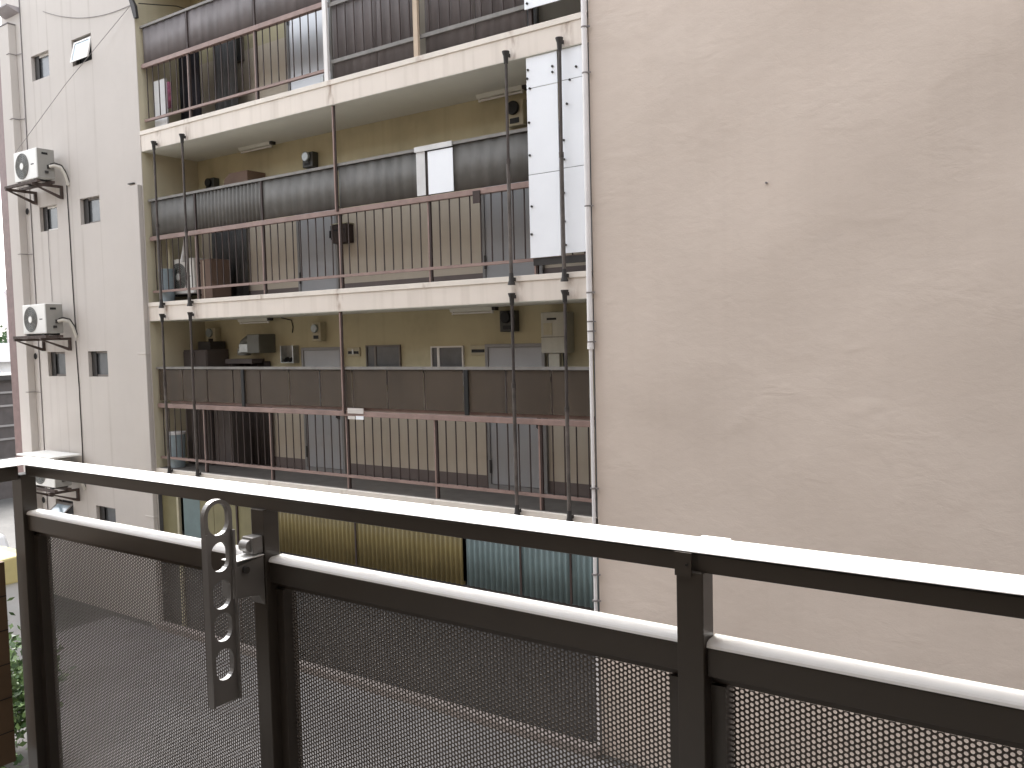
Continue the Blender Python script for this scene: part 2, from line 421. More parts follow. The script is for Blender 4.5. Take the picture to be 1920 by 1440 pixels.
def window(parent, x0, x1, z0, z1, y, fm, pm, half=True, lab=None):
    """an aluminium window at depth y: frame ring, strip of painted jamb shade on the left, pane"""
    f = 0.035
    b = MB()
    b.box(x0, x1, y - 0.03, y + 0.03, z0, z0 + f).box(x0, x1, y - 0.03, y + 0.03, z1 - f, z1)
    b.box(x0, x0 + f, y - 0.03, y + 0.03, z0 + f, z1 - f).box(x1 - f, x1, y - 0.03, y + 0.03, z0 + f, z1 - f)
    w = b.build('window', fm, parent, bevel=0.003)
    if lab: w['label'] = lab
    box('pane', pm, w, x0 + f, x1 - f, y - 0.005, y + 0.005, z0 + f, z1 - f)
    return w
k = 0
for (x0, x1, z0, z1) in holes:
    y = YF + 0.085
    if k == 1 or k == 6:
        lab = 'awning window pushed open with pale glass'
    else:
        lab = None
    if k == 1 or k == 6:
        # hinged at the top, pushed out at the bottom
        f = 0.03
        W = box('window', M['dark_frame'], apt, x0, x0 + 0.03, y - 0.05, y, z0, z1)
        W['label'] = lab
        lean = 0.085 if k == 1 else 0.30
        yt, yb = YF - 0.0, YF - lean
        zt, zb = z1 - (0.05 if k == 1 else 0.06), z0 + (0.035 if k == 1 else 0.13)
        def P(u, v, t):  # u across, v down 0..1, t thickness
            return (u, yt + (yb - yt) * v + t * 0.9, zt + (zb - zt) * v + t * 0.35)
        s = MB()
        a, c = x0 + 0.05, x1 - 0.02
        for (u0, u1, v0, v1) in ((a, c, 0, 0.09), (a, c, 0.9, 1.0), (a, a + 0.04, 0.09, 0.9), (c - 0.04, c, 0.09, 0.9)):
            v = [P(u, w_, t) for t in (0, 0.03) for (u, w_) in ((u0, v0), (u1, v0), (u1, v1), (u0, v1))]
            s.add(v, [(0, 3, 2, 1), (4, 5, 6, 7), (0, 1, 5, 4), (1, 2, 6, 5), (2, 3, 7, 6), (3, 0, 4, 7)])
        s.build('sash', M['white_frame'] if k == 1 else M['dark_frame'], W, fix=True)
        g = MB()
        v = [P(u, w_, t) for t in (0.010, 0.018) for (u, w_) in ((a + 0.04, .09), (c - 0.04, .09), (c - 0.04, .9), (a + 0.04, .9))]
        g.add(v, [(0, 3, 2, 1), (4, 5, 6, 7), (0, 1, 5, 4), (1, 2, 6, 5), (2, 3, 7, 6), (3, 0, 4, 7)])
        g.build('pane', M['pane_blue'], W, fix=True)
        box('room_shade', M['black'], W, x0 + 0.001, x1 - 0.001, YF + 0.11, YF + 0.115, z0 + 0.001, z1 - 0.001)
    else:
        fm = M['white_frame'] if k in (0, 2) else M['dark_frame']
        w_ = window(apt, x0 + 0.001, x1 - 0.001, z0 + 0.001, z1 - 0.001, y, fm, M['pane'])
        box('jamb_shade', M['dark'], w_, x0 + 0.002, x0 + 0.15, y - 0.036, y - 0.0305, z0 + 0.002, z1 - 0.002)  # dark strip painted in for the shade at the left jamb
    k += 1

# tiled corner pillar
pil = MB().box(-16.76, XW0 - 0.003, YF - 0.03, YF + 0.6, GZ, 5.5).build('pillar', M['tile_brown'], apt, bevel=0.01)
pil['label'] = 'reddish brown tiled corner pillar'

# slabs with fascia and coping, corridor walls, floors
for i in range(4):
    zt = [-1.96, 0.655, 3.305, 5.93][i]
    zs = [-2.26, 0.375, 3.003, 5.63][i]
    slab = MB().box(XL, XR, YF, YB + 0.15, zs, zt).build('slab', M['fascia'], apt)
    box('coping', M['coping'], slab, XL - 0.001, XR, YF - 0.014, YF + 0.045, zt - 0.058, zt + 0.004, 0.004)
    box('soffit', M['soffit'], slab, XL + 0.001, XR - 0.001, YF + 0.002, YB, zs - 0.006, zs - 0.001)
    if i < 3:
        box('corridor_floor', M['floor'], slab, XL, XR, YF + 0.05, YB, zt, zt + 0.006)
zl = [GZ, -1.954, 0.661, 3.311, 5.93]
zh = [-2.266, 0.369, 2.997, 5.624, TOP]
for i in range(5):
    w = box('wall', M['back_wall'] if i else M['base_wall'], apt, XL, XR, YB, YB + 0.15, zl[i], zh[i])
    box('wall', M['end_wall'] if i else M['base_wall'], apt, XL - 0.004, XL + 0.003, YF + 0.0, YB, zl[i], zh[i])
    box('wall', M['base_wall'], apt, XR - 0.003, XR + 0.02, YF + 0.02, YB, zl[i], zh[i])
    if 0 < i < 4:
        box('dado', M['dado'], apt, XL + 0.004, XR - 0.004, YB - 0.0006, YB + 0.01, zl[i] + 0.001, zl[i] + 1.22)
        box('baseboard', M['baseboard'], apt, XL + 0.004, XR - 0.004, YB - 0.012, YB - 0.001, zl[i] + 0.002, zl[i] + 0.15)
# ground floor dark plinth below the sheets
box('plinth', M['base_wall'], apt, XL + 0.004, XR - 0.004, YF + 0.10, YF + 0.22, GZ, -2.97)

def door(x0, x1, z0, m, hinge_dark=True, h=1.86, lab=None):
    y = YB - 0.001
    d = MB().box(x0 + 0.045, x1 - 0.045, y - 0.035, y - 0.002, z0 + 0.06, z0 + h - 0.045).build('door', m, apt, bevel=0.003)
    if lab: d['label'] = lab
    b = MB()
    b.box(x0, x0 + 0.043, y - 0.05, y, z0, z0 + h).box(x1 - 0.043, x1, y - 0.05, y, z0, z0 + h).box(x0 + 0.043, x1 - 0.043, y - 0.05, y, z0 + h - 0.043, z0 + h)
    b.box(x0 + 0.043, x1 - 0.043, y - 0.05, y, z0, z0 + 0.055)
    b.build('door_frame', M['door_frame'], d)
    hd = MB().tube([(x1 - 0.11, y - 0.035, z0 + 0.92), (x1 - 0.11, y - 0.075, z0 + 0.92), (x1 - 0.11, y - 0.08, z0 + 0.82)], 0.013, 8)
    hd.box(x1 - 0.135, x1 - 0.085, y - 0.042, y - 0.03, z0 + 0.80, z0 + 1.0)
    hd.build('handle', M['dark'], d)
    hg = MB()
    for zz in (0.2, h - 0.5): hg.box(x0 + 0.03, x0 + 0.058, y - 0.055, y - 0.048, z0 + zz, z0 + zz + 0.17)
    hg.build('hinge', M['dark'], d)
    return d
for fz in FL[:2]:
    door(-9.90, -9.05, fz, M['door'])
    door(-6.46, -5.56, fz, M['door'])
door(-9.96, -9.02, FL[2], M['door_reflection'], lab='door with its bright reflection painted in')
door(-6.46, -5.56, FL[2], M['door'])

def recess_window(x0, x1, z0, z1, fm, lab=None):
    y = YB - 0.002
    # shallow wall lining around a window set against the corridor wall
    w = MB()
    w.box(x0 - 0.02, x0, y - 0.03, y, z0 - 0.02, z1 + 0.02).box(x1, x1 + 0.02, y - 0.03, y, z0 - 0.02, z1 + 0.02)
    w.box(x0, x1, y - 0.03, y, z1, z1 + 0.02).box(x0, x1, y - 0.03, y, z0 - 0.02, z0)
    w.box((x0 + x1) / 2 - 0.17, (x0 + x1) / 2 - 0.13, y - 0.022, y, z0, z1)
    W = w.build('window', fm, apt)
    if lab: W['label'] = lab
    box('pane', M['pane'], W, x0, x1, y - 0.012, y - 0.004, z0, z1)
    return W
recess_window(-8.56, -7.95, -0.62, -0.105, M['dark_frame'])
recess_window(-7.36, -6.85, -0.62, -0.135, M['white_frame'], 'white framed corridor window')
recess_window(-8.56, -7.95, 1.98, 2.50, M['dark_frame'])
recess_window(-11.52, -11.0, 4.39, 4.84, M['dark_frame'])

# ------------------------------------------------------------ corridor railings
def corrugated(b, x0, x1, z0, z1, y, amp, period, n=6, phase=0.0):
    N = max(2, int((x1 - x0) / period * n))
    v, f = [], []
    for i in range(N + 1):
        x = x0 + (x1 - x0) * i / N
        yy = y + amp * math.sin(2 * math.pi * (x - x0) / period + phase)
        v += [(x, yy, z0), (x, yy, z1)]
    for i in range(N):
        f.append((2 * i, 2 * i + 2, 2 * i + 3, 2 * i + 1))
    return b.add(v, f, True)

POSTS = [-11.105, -9.598, -8.088, -6.588, -5.085]
def railing(i, label, scr):
    z = FL[i]
    g = thing('corridor_railing', label, 'railing', (-8.3, YR, z))
    x0, x1 = XL + 0.03, XR - 0.06
    split = i == 2
    # rails
    b = MB().box(x0, x1, YR - 0.03, YR + 0.015, z + 1.575, z + 1.61).box(x0, x1, YR + 0.015, YR + 0.022, z + 1.535, z + 1.61)
    b.build('top_rail', M['angle'], g)
    xe = -8.19 if split else x1
    box('middle_rail', M['rail'], g, x0, xe, YR - 0.035, YR + 0.035, z + 0.965, z + 1.03, 0.004)
    if i == 0:
        box('middle_rail', M['rail'], g, x0 + 0.25, x1, YR + 0.037, YR + 0.06, z + 1.035, z + 1.075)
    box('bottom_rail', M['rail'], g, x0, xe, YR - 0.02, YR + 0.02, z + 0.155, z + 0.19)
    for px in POSTS:
        top = z + 0.964
        full = abs(px + 8.088) < 0.01
        m = M['rail']
        if split and px > -8.2:
            m = M['beige_post'] if px > -7 and px < -6 else M['white_post']
            if px > -6: m = M['rail_dark']
            hw = 0.033
            MB().box(px - hw - (0.08 if full else 0.07), px + hw - (0.08 if full else 0.07), YR - 0.075, YR - 0.037, z + 0.006, SF[i] - 0.008).build('post', m, g) if px < -6 else \
                box('post', m, g, px - 0.02, px + 0.02, YR - 0.02, YR + 0.02, z + 0.006, z + 1.57)
            continue
        # paired angle bars: one brown face, one dark leg
        b = MB().box(px - 0.022, px - 0.002, YR - 0.015, YR + 0.015, z + 0.006, z + 0.154).box(px - 0.022, px - 0.002, YR - 0.015, YR + 0.015, z + 0.191, top)
        if full: b.box(px - 0.022, px - 0.002, YR - 0.06, YR - 0.036, z + 1.0, SF[i] - 0.008)
        p = b.build('post', M['rail'], g)
        b = MB().box(px, px + 0.022, YR - 0.012, YR + 0.018, z + 0.006, z + 0.154).box(px, px + 0.022, YR - 0.012, YR + 0.018, z + 0.191, top)
        if full: b.box(px, px + 0.02, YR - 0.05, YR - 0.036, z + 1.0, SF[i] - 0.008)
        b.build('angle_bar', M['rail_dark'], p)
        if not full and i > 0:
            box('angle_bar', M['rail_dark'], p, px + 0.002, px + 0.03, YR - 0.024, YR - 0.004, z + 1.031, z + 1.574)
    # balusters
    nb = 0
    x = POSTS[0] - 7 * 0.1507
    while x < x1:
        if all(abs(x - q) > 0.05 for q in POSTS) and x > x0 + 0.05 and not (split and x > -8.2):
            t = 0.006
            MB().box(x - t, x + t, YR - t, YR + t, z + 0.19, z + 0.965).build('baluster', M['rail_dark'], g)
        x += 0.1507
    # smoked screens above the middle rail
    if i == 0:
        xs = [x0 + 0.02] + [-11.60 + 0.607 * k for k in range(12)] + [x1]
    else:
        xs = [x0 + 0.02, POSTS[0], POSTS[1], POSTS[2], POSTS[3], POSTS[4], x1]
    for a, c in zip(xs[:-1], xs[1:]):
        if split and a > -8.2: continue
        b = MB()
        if i == 1 and abs(a - POSTS[0]) < 0.01:
            corrugated(b, a + 0.012, c - 0.006, z + 1.04, z + 1.574, YR - 0.006, 0.011, 0.083)
        elif i == 0:
            b.box(a + 0.012, c - 0.012, YR - 0.008, YR - 0.005, z + 1.08, z + 1.574)
        else:
            corrugated(b, a + 0.012, c - 0.006, z + 1.04, z + 1.574, YR - 0.006, 0.005, 0.19, 5, random.random() * 6)
        b.build('screen_panel', scr, g, solid=0.002)
    if i == 0:
        for a in xs[1:-1]:
            if abs(a + 10.39) < 0.02: continue
            box('batten', M['rail_dark'], g, a - 0.011, a + 0.011, YR + 0.0, YR + 0.014, z + 1.077, z + 1.534)
        for a in (-10.15, -6.09):
            box('batten', M['black'], g, a - 0.028, a + 0.028, YR - 0.03, YR - 0.01, z + 1.04, z + 1.574)
        # lower stay rods of the last bays
    if split:
        # right half: smoked sheets down past the bottom rail, held by rails and battens
        xs = [-8.12, -7.35, -6.72, -6.58, -5.85, -5.14]
        for a, c in zip(xs[:-1], xs[1:]):
            if c - a < 0.2: continue
            corrugated(MB(), a, c, z + 0.02, z + 1.574, YR + 0.012, 0.006, 0.153, 5, random.random() * 6).build('screen_panel', scr, g, solid=0.002)
        for q, zz in enumerate((0.94, 0.225)):
            box('middle_rail' if q == 0 else 'bottom_rail', M['angle'], g, -8.12, -5.14, YR - 0.03, YR - 0.005, z + zz, z + zz + 0.045)
        x = -8.0
        while x < -5.2:
            box('baluster', M['rail_dark'], g, x - 0.006, x + 0.006, YR - 0.026, YR - 0.014, z + 0.271, z + 0.939)
            x += 0.151
    return g
railing(0, 'brown corridor railing with smoked panels along the lowest open corridor', M['screen_c'])
rb = railing(1, 'brown corridor railing with grey streaked screens along the middle corridor', M['screen_b'])
railing(2, 'corridor railing on the top corridor, its right half wholly screened by sheets', M['screen_a'])

# ------------------------------------------------------------ bracing poles in front of the fascias
def pole(x, z0, z1, label):
    y = YF - 0.062
    g = thing('bracing_pole', label, 'pole', (x, y, z0), 'bracing poles clamped between the fascias')
    r = 0.021
    zm = z0 + (z1 - z0) * random.uniform(0.42, 0.6)
    MB().tube([(x, y, z0 + 0.05), (x - 0.003, y, zm)], r, 12).build('outer_tube', M['pole_worn'], g)
    MB().tube([(x - 0.003, y, zm - 0.02), (x + 0.002, y, z1 - 0.1)], r * 0.8, 12).build('inner_tube', M['pole'], g)
    MB().tube([(x - 0.003, y, zm - 0.03), (x - 0.003, y, zm + 0.025)], r * 1.22, 12).build('sleeve', M['pole'], g)
    for zz, s in ((z0, 1), (z1, -1)):
        c = MB().tube([(x, y, zz), (x, y, zz + s * 0.012), (x, y, zz + s * 0.05), (x, y, zz + s * 0.13)], [0.042, 0.041, 0.028, 0.023], 14)
        c.box(x + 0.018, x + 0.028, y + 0.0, YF - 0.015, zz + s * 0.05 - 0.01, zz + s * 0.05 + 0.03)
        c.build('end_cup', M['dark'], g)
    return g
for x, w in ((-11.855, 'leftmost'), (-11.145, 'second from the left'), (-5.33, 'third from the left'), (-4.65, 'rightmost')):
    pole(x, 0.56, 3.085, f'dark bracing pole in front of the middle corridor, {w} of its four')
    pole(x, -2.02, 0.47, f'dark bracing pole in front of the lowest corridor, {w} of its four')

# ------------------------------------------------------------ wall mounted condensers on brackets
def condenser(x0, z0, label, y0=7.40, w=0.77, h=0.53, d=0.29, side=M['ac_side'], group='condensers on the left wall', hose=True):
    g = thing('air_conditioner', label, 'air conditioner', (x0 + w / 2, y0 + d / 2, z0), group)
    ca = MB().box(x0, x0 + w - 0.012, y0, y0 + d, z0 + 0.03, z0 + h).build('casing', M['ac'], g, bevel=0.012)
    box('side_panel', side, g, x0 + w - 0.011, x0 + w, y0 + 0.012, y0 + d, z0 + 0.034, z0 + h - 0.006, 0.003)
    for q in (0.08, w - 0.16): box('foot', M['dark'], g, x0 + q, x0 + q + 0.06, y0 + 0.01, y0 + d - 0.01, z0, z0 + 0.03)
    cx, cz, r = x0 + w * 0.36, z0 + h * 0.52, 0.215
    fn = lambda u, v, t: (cx + u, t, cz + v)
    gr = MB().prism(arc(0, 0, r, 0, 2 * math.pi, 40)[:-1], fn, y0 - 0.004, y0 - 0.001)
    G = gr.build('fan_grille', M['grille'], g, fix=True)
    rings = MB()
    for rr in (0.07, 0.10, 0.13, 0.16, 0.19, 0.213):
        rings.tube([fn(rr * math.cos(a), rr * math.sin(a), y0 - 0.008) for a in np.linspace(0, 2 * math.pi, 33)], 0.0035, 5, False)
    for q in range(10):
        a = q * math.pi / 5 + 0.2
        rings.tube([fn(0.05 * math.cos(a), 0.05 * math.sin(a), y0 - 0.006), fn(0.213 * math.cos(a + .5), 0.213 * math.sin(a + .5), y0 - 0.006)], 0.003, 5)
    rings.build('guard', M['ac_side'], G)
    MB().prism(arc(0, 0, 0.055, 0, 2 * math.pi, 24)[:-1], fn, y0 - 0.014, y0 - 0.0045).build('hub', M['ac'], G, fix=True)
    box('badge', M['dark'], g, x0 + w * 0.74, x0 + w * 0.86, y0 - 0.003, y0 - 0.0005, z0 + h * 0.5, z0 + h * 0.5 + 0.016)
    box('hand_hole', M['black'], g, x0 + w + 0.0005, x0 + w + 0.003, y0 + 0.08, y0 + 0.18, z0 + h - 0.1, z0 + h - 0.065)
    if hose:
        v = MB()
        v.box(x0 + w + 0.001, x0 + w + 0.03, y0 + 0.16, y0 + 0.21, z0 + 0.20, z0 + 0.26).box(x0 + w + 0.001, x0 + w + 0.03, y0 + 0.12, y0 + 0.17, z0 + 0.12, z0 + 0.16)
        v.build('valve', M['dark'], g)
        xx = x0 + w
        p = [(xx + 0.025, y0 + 0.19, z0 + 0.23), (xx + 0.07, y0 + 0.24, z0 + 0.25), (xx + 0.12, y0 + 0.33, z0 + 0.22), (xx + 0.14, y0 + 0.38, z0 + 0.12), (xx + 0.15, y0 + 0.42, z0 - 0.02), (xx + 0.152, YF - 0.02, z0 - 0.06)]
        MB().tube(p, 0.028, 10).build('hose', M['hose'], g)
        p2 = [(a + 0.01, b_ + 0.01, c + 0.045) for a, b_, c in p]
        MB().tube(p2, 0.011, 8).build('hose', M['dark'], g)
    return g
def shelf(x0, x1, z, label):
    g = thing('wall_bracket', label, 'bracket', ((x0 + x1) / 2, YF, z), 'brackets carrying the condensers')
    b = MB()
    for y in (7.36, 7.60): b.box(x0, x1, y, y + 0.05, z - 0.045, z - 0.001)
    b.build('crossbar', M['rust'], g)
    for x in (x0 + 0.10, x1 - 0.14):
        b = MB().box(x, x + 0.04, 7.32, YF - 0.012, z - 0.088, z - 0.046).box(x, x + 0.04, YF - 0.055, YF - 0.0125, z - 0.27, z - 0.09)
        b.prism([(7.36, z - 0.09), (7.41, z - 0.09), (YF - 0.055, z - 0.22), (YF - 0.055, z - 0.27)], lambda u, v, t: (t, u, v), x + 0.002, x + 0.036)
        b.build('bracket_arm', M['rust'], g, fix=True)
    return g
acz = [2.795, 0.205, -2.42]
accl = ['white condenser unit with side pipes on the topmost left wall bracket', 'white condenser unit on the middle left wall bracket',
        'white condenser unit under a flat rain cover, lowest on the left wall']
for z, l in zip(acz, accl):
    a = condenser(-15.33, z, l)
    if z < -2:
        box('rain_cover', M['ac'], a, -15.58, -14.40, 7.28, 7.80, z + 0.545, z + 0.575, 0.006)
for z, l in zip(acz, ['rusty bracket under the topmost condenser', 'rusty bracket under the middle condenser', 'rusty bracket under the lowest condenser']):
    shelf(-15.62, -14.50, z, l)

# ------------------------------------------------------------ pipes, vents and cables on the left wall
g = thing('boxed_downpipe', 'square boxed downpipe beside the reddish brown corner pillar', 'drainpipe', (-16.08, 7.78, GZ))
MB().box(-16.26, -15.91, 7.71, YF - 0.0105, GZ, 5.72).build('pipe', M['left_wall'], g, bevel=0.006)
box('cap', M['grey_cable'], g, -16.27, -15.90, 7.70, YF - 0.0105, 5.722, 5.74)
for z in (5.2, 4.07, 1.68, -0.8):
    b = MB().tube([(-16.0, 7.705, z), (-15.905, 7.702, z), (-15.90, 7.82, z), (-15.71, 7.825, z - 0.01)], 0.006, 6)
    b.build('pipe_clip', M['grey_cable'], g)
g = thing('wall_ledge', 'small grey ledge at the top of the wall above the boxed downpipe', 'ledge', (-16.0, 7.8, 6.0))
b = MB().prism([(7.62, 5.98), (YF - 0.0105, 5.90), (YF - 0.0105, 6.0), (7.62, 6.0)], lambda u, v, t: (t, u, v), -16.25, -15.74)
b.build('ledge', M['pipe_grey'], g, fix=True)
for z, l in ((2.44, 'dark round vent hole beside the upper small window'), (-0.156, 'dark round vent hole beside the lower small window'), (-2.78, 'dark round vent hole below the rain cover, near the railing')):
    g = thing('wall_vent', l, 'vent', (-15.83, YF - 0.01, z), 'round vents on the left wall')
    fn = lambda u, v, t, z=z: (-15.83 + u, t, z + v)
    MB().prism(arc(0, 0, 0.068, 0, 2 * math.pi, 20)[:-1], fn, YF - 0.022, YF - 0.0105).build('rim', M['left_wall'], g, fix=True)
    MB().prism(arc(0, 0, 0.058, 0, 2 * math.pi, 20)[:-1], fn, YF - 0.025, YF - 0.0225).build('opening', M['black'], g, fix=True)
# boxed downpipe at the corner of the open corridors
g = thing('downpipe', 'square painted downpipe beside the left end of the corridors', 'drainpipe', (-12.42, YF - 0.05, GZ))
MB().box(-12.505, -12.30, YF - 0.085, YF - 0.0105, GZ, 2.49).build('pipe', M['left_wall'], g, bevel=0.01)
for z in (-0.15, -2.75): box('collar', M['left_wall'], g, -12.52, -12.29, YF - 0.092, YF - 0.0108, z, z + 0.03, 0.004)
box('hook', M['dark'], g, -12.62, -12.47, YF - 0.05, YF - 0.012, 2.53, 2.545)
# dark strip standing in for the shadow edge beside the downpipe
tag(MB().tube([(-12.52, YF - 0.022, 2.42), (-12.525, YF - 0.022, 0.4), (-12.518, YF - 0.022, -2.0), (-12.52, YF - 0.022, GZ)], 0.007, 6).build('cable', M['cable']),
    'black strip for the shadow running down beside the square painted downpipe', 'cable')
def cable(pts, r, m, label):
    P = [Vector(p) for p in pts]
    return tag(MB().tube(P, r, 6).build('cable', m), label, 'cable')
y = YF - 0.02
cable([(-15.71, y, 6.2), (-15.712, y, 3.0), (-15.708, y, 0.0), (-15.71, y, GZ)], 0.009, M['grey_cable'], 'grey cable running down the whole left wall beside the vents')
cable([(-14.47, y, 2.74), (-14.455, y, 1.8), (-14.45, y, 1.0), (-14.43, y, 0.14)], 0.009, M['cable'], 'dark cable down the wall from the topmost to the middle condenser')
cable([(-14.45, y, 0.10), (-14.42, y, -0.7), (-14.42, y, -1.6), (-14.43, y, -2.3)], 0.009, M['cable'], 'dark cable down the wall below the middle condenser')
cable([(-15.16, y, 2.36), (-15.165, y, 1.6), (-15.15, y, 0.80)], 0.004, M['grey_cable'], 'thin grey wire down the wall left of the small windows')
cable([(-15.29, 7.42, 3.34), (-13.9, 7.6, 4.28), (-12.30, YF - 0.03, 5.24)], 0.0045, M['grey_cable'], 'thin wire slanting from the corner bracket down to the topmost condenser')
cat = [(-14.93 + 2.63 * t, y, 5.74 - 0.5 * t - 0.62 * t * (1 - t) * 1.0 - (0.0)) for t in np.linspace(0, 1, 18)]
cable(cat, 0.0045, M['grey_cable'], 'thin sagging wire curving across the upper left wall')
g = thing('cable_anchor', 'black cable anchor at the corner above the top railing', 'bracket', (-12.24, YF - 0.02, 5.0))
b = MB().prism([(-12.33, 5.31), (-12.27, 5.33), (-12.18, 5.18), (-12.15, 5.0), (-12.22, 5.0)], lambda u, v, t: (u, t, v), YF - 0.06, YF - 0.016)
b.build('bracket', M['dark'], g, fix=True)
cable([(-12.2, YF + 0.02, 5.24), (-12.0, 8.4, 5.31), (-11.95, YB - 0.01, 5.3)], 0.008, M['dark'], 'black cable running into the top corridor from its corner')

# ------------------------------------------------------------ blank rendered building to the right
plb = thing('rendered_building', 'tall blank wall of pinkish beige trowelled render filling the right side', 'building', (1, YF, GZ))
nx, nz = 120, 120
b = MB()
# gently uneven front face
X = np.linspace(-4.325, 9.0, nx + 1); Z = np.linspace(GZ, 9.5, nz + 1)
ph = rng.uniform(0, 6.28, 12); kx = rng.uniform(0.6, 3.2, 12); kz = rng.uniform(0.8, 4.5, 12)
def und(x, z):
    s = sum(math.sin(kx[q] * x + kz[q] * z * (1 if q % 2 else -1) + ph[q]) for q in range(12))
    e = min(1.0, (x + 4.325) / 0.4)
    return 0.0032 * s * e
v = [(x, YF - 0.02 + und(x, z), z) for z in Z for x in X]
f = [(j * (nx + 1) + i, j * (nx + 1) + i + 1, (j + 1) * (nx + 1) + i + 1, (j + 1) * (nx + 1) + i) for j in range(nz) for i in range(nx)]
b.add(v, f, True)
b.add([(-4.325, YF - 0.02, GZ), (-4.325, YF - 0.02, 9.5), (-4.325, 12, GZ), (-4.325, 12, 9.5), (9, YF - 0.02, GZ), (9, YF - 0.02, 9.5), (9, 12, GZ), (9, 12, 9.5)],
      [(0, 1, 3, 2), (4, 6, 7, 5), (1, 5, 7, 3)])
b.build('wall', M['right_wall'], plb)
fn = lambda u, v, t: (-2.506 + u, t, 1.337 + v)
MB().prism(arc(0, 0, 0.010, 0, 2 * math.pi, 12)[:-1], fn, YF - 0.034, YF - 0.012).build('anchor_hole', M['grey_cable'], plb, fix=True)
box('kerb', M['kerb'], plb, XL, -4.33, YF - 0.16, YF - 0.02, GZ, GZ + 0.10, 0.01)
g = thing('drainpipe', 'white drainpipe down the corner of the beige wall', 'drainpipe', (-4.352, 7.79, GZ))
MB().tube([(-4.352, 7.79, -0.12), (-4.352, 7.79, 9.0)], 0.030, 18).build('pipe', M['pipe_white'], g)
MB().tube([(-4.350, 7.79, GZ), (-4.350, 7.79, -0.119)], 0.019, 14).build('pipe', M['pipe_white'], g)
MB().tube([(-4.352, 7.79, -0.16), (-4.352, 7.79, -0.10)], 0.034, 18).build('joint', M['pipe_white'], g)
for z in (3.12, 2.66, 1.31, 0.42, 0.12, 0.02, -0.09, -1.63, -2.55, -2.83):
    b = MB().tube([(-4.352, 7.79, z), (-4.352, 7.79, z + 0.014)], 0.034, 14)
    b.box(-4.352, -4.29, 7.782, 7.80, z, z + 0.014)
    b.build('pipe_clip', M['grey_cable'], g)

# ------------------------------------------------------------ white boards closing the right ends
def boards(x0, x1, z0, z1, label, joints, holes):
    g = thing('white_board', label, 'board', ((x0 + x1) / 2, YF + 0.03, z0), 'white boards at the right end of the corridors')
    zz = [z0] + list(joints) + [z1]
    for a, c in zip(zz[:-1], zz[1:]):
        box('panel', M['board'], g, x0, x1, YF + 0.022, YF + 0.034, a + 0.003, c - 0.003, 0.002)
    for (hx, hz) in holes:
        b = MB().tube([(hx, YF + 0.008, hz), (hx, YF + 0.0215, hz)], 0.013, 8)
        b.build('bolt', M['dark'], g)
    return g
boards(-5.125, -4.735, 0.84, 2.995, 'white board in two stacked pieces, left of the pair in the middle corridor', (1.742, 2.662), [(-5.10, 2.86), (-5.11, 2.77), (-5.08, 2.66), (-4.79, 2.84), (-4.79, 2.78), (-5.10, 2.3), (-5.10, 1.95), (-5.09, 1.4), (-5.10, 1.1)])
boards(-4.700, -4.375, 0.86, 2.995, 'white board on the pipe side of the pair in the middle corridor', (1.76, 2.67), [(-4.5, 2.78), (-4.58, 2.66), (-4.62, 2.42), (-4.67, 2.05), (-4.67, 1.85), (-4.68, 1.5), (-4.68, 1.2), (-4.67, 0.95)])
boards(-5.13, -4.42, 3.50, 5.60, 'white board hung at the right end of the top corridor', (), [(-5.09, 3.56), (-4.78, 3.62)])
box_m = MB().box(-5.10, -4.40, YF + 0.04, YF + 0.07, 0.76, 0.835)  # dark strip stands in for the unlit gap below the boards
tag(box_m.build('gap_shade_strip', M['dark']), 'dark strip filling the shaded gap under the paired white boards', 'bar')
g = thing('screen_board', 'weathered whitish board tied over the grey screen of the middle corridor', 'board', (-6.5, YR - 0.04, 1.7))
MB().box(-6.745, -6.61, YR - 0.03, YR - 0.022, 1.70, 2.24).build('panel', M['board_old'], g)
MB().box(-6.565, -6.19, YR - 0.03, YR - 0.022, 1.70, 2.20).build('panel', M['board'], g)
MB().box(-6.76, -6.19, YR - 0.045, YR - 0.031, 2.215, 2.275).build('cover_strip', M['board_old'], g)

# ------------------------------------------------------------ things on the corridor walls and ceilings
def meter(x0, x1, z0, z1, label, m, glass=True):
    g = thing('electric_meter', label, 'meter', ((x0 + x1) / 2, YB - 0.06, z0), 'electric meters on the corridor walls')
    w = x1 - x0
    box('case', m, g, x0 + 0.02, x1, YB - 0.12, YB - 0.003, z0, z1, 0.012)
    box('backboard', M['back_wall'], g, x0 + 0.0, x1 + 0.02, YB - 0.0028, YB - 0.0008, z0 - 0.02, z1 + 0.02)
    cz = z0 + (z1 - z0) * 0.68
    fn = lambda u, v, t: (x0 + w * 0.52 + u, t, cz + v)
    MB().prism(arc(0, 0, w * 0.30, 0, 2 * math.pi, 20)[:-1], fn, YB - 0.165, YB - 0.1205).build('dial', M['glass'] if glass else M['black'], g, bevel=0.012, fix=True)
    box('terminal_cover', M['black'], g, x0 + w * 0.3, x0 + w * 0.78, YB - 0.127, YB - 0.1203, z0 + 0.03, z0 + (z1 - z0) * 0.3)
    return g
meter(-12.10, -11.86, 0.0, 0.25, 'faint electric meter in the dark left corner of the lowest corridor', M['meter'])
meter(-9.60, -9.39, -0.005, 0.265, 'small cream electric meter above the left door of the lowest corridor', M['meter'])
meter(-6.19, -5.945, 0.05, 0.315, 'black electric meter above the right door of the lowest corridor', M['meter_dark'], False)
meter(-9.66, -9.42, 2.53, 2.75, 'dark electric meter on the bare wall of the middle corridor, left of the tall post', M['meter_dark'])
meter(-6.02, -5.74, 2.55, 2.86, 'electric meter under the right ceiling lamp of the middle corridor', M['meter'], False)
meter(-11.95, -11.72, 2.42, 2.66, 'shaded electric meter in the left corner of the middle corridor', M['meter_dark'], False)

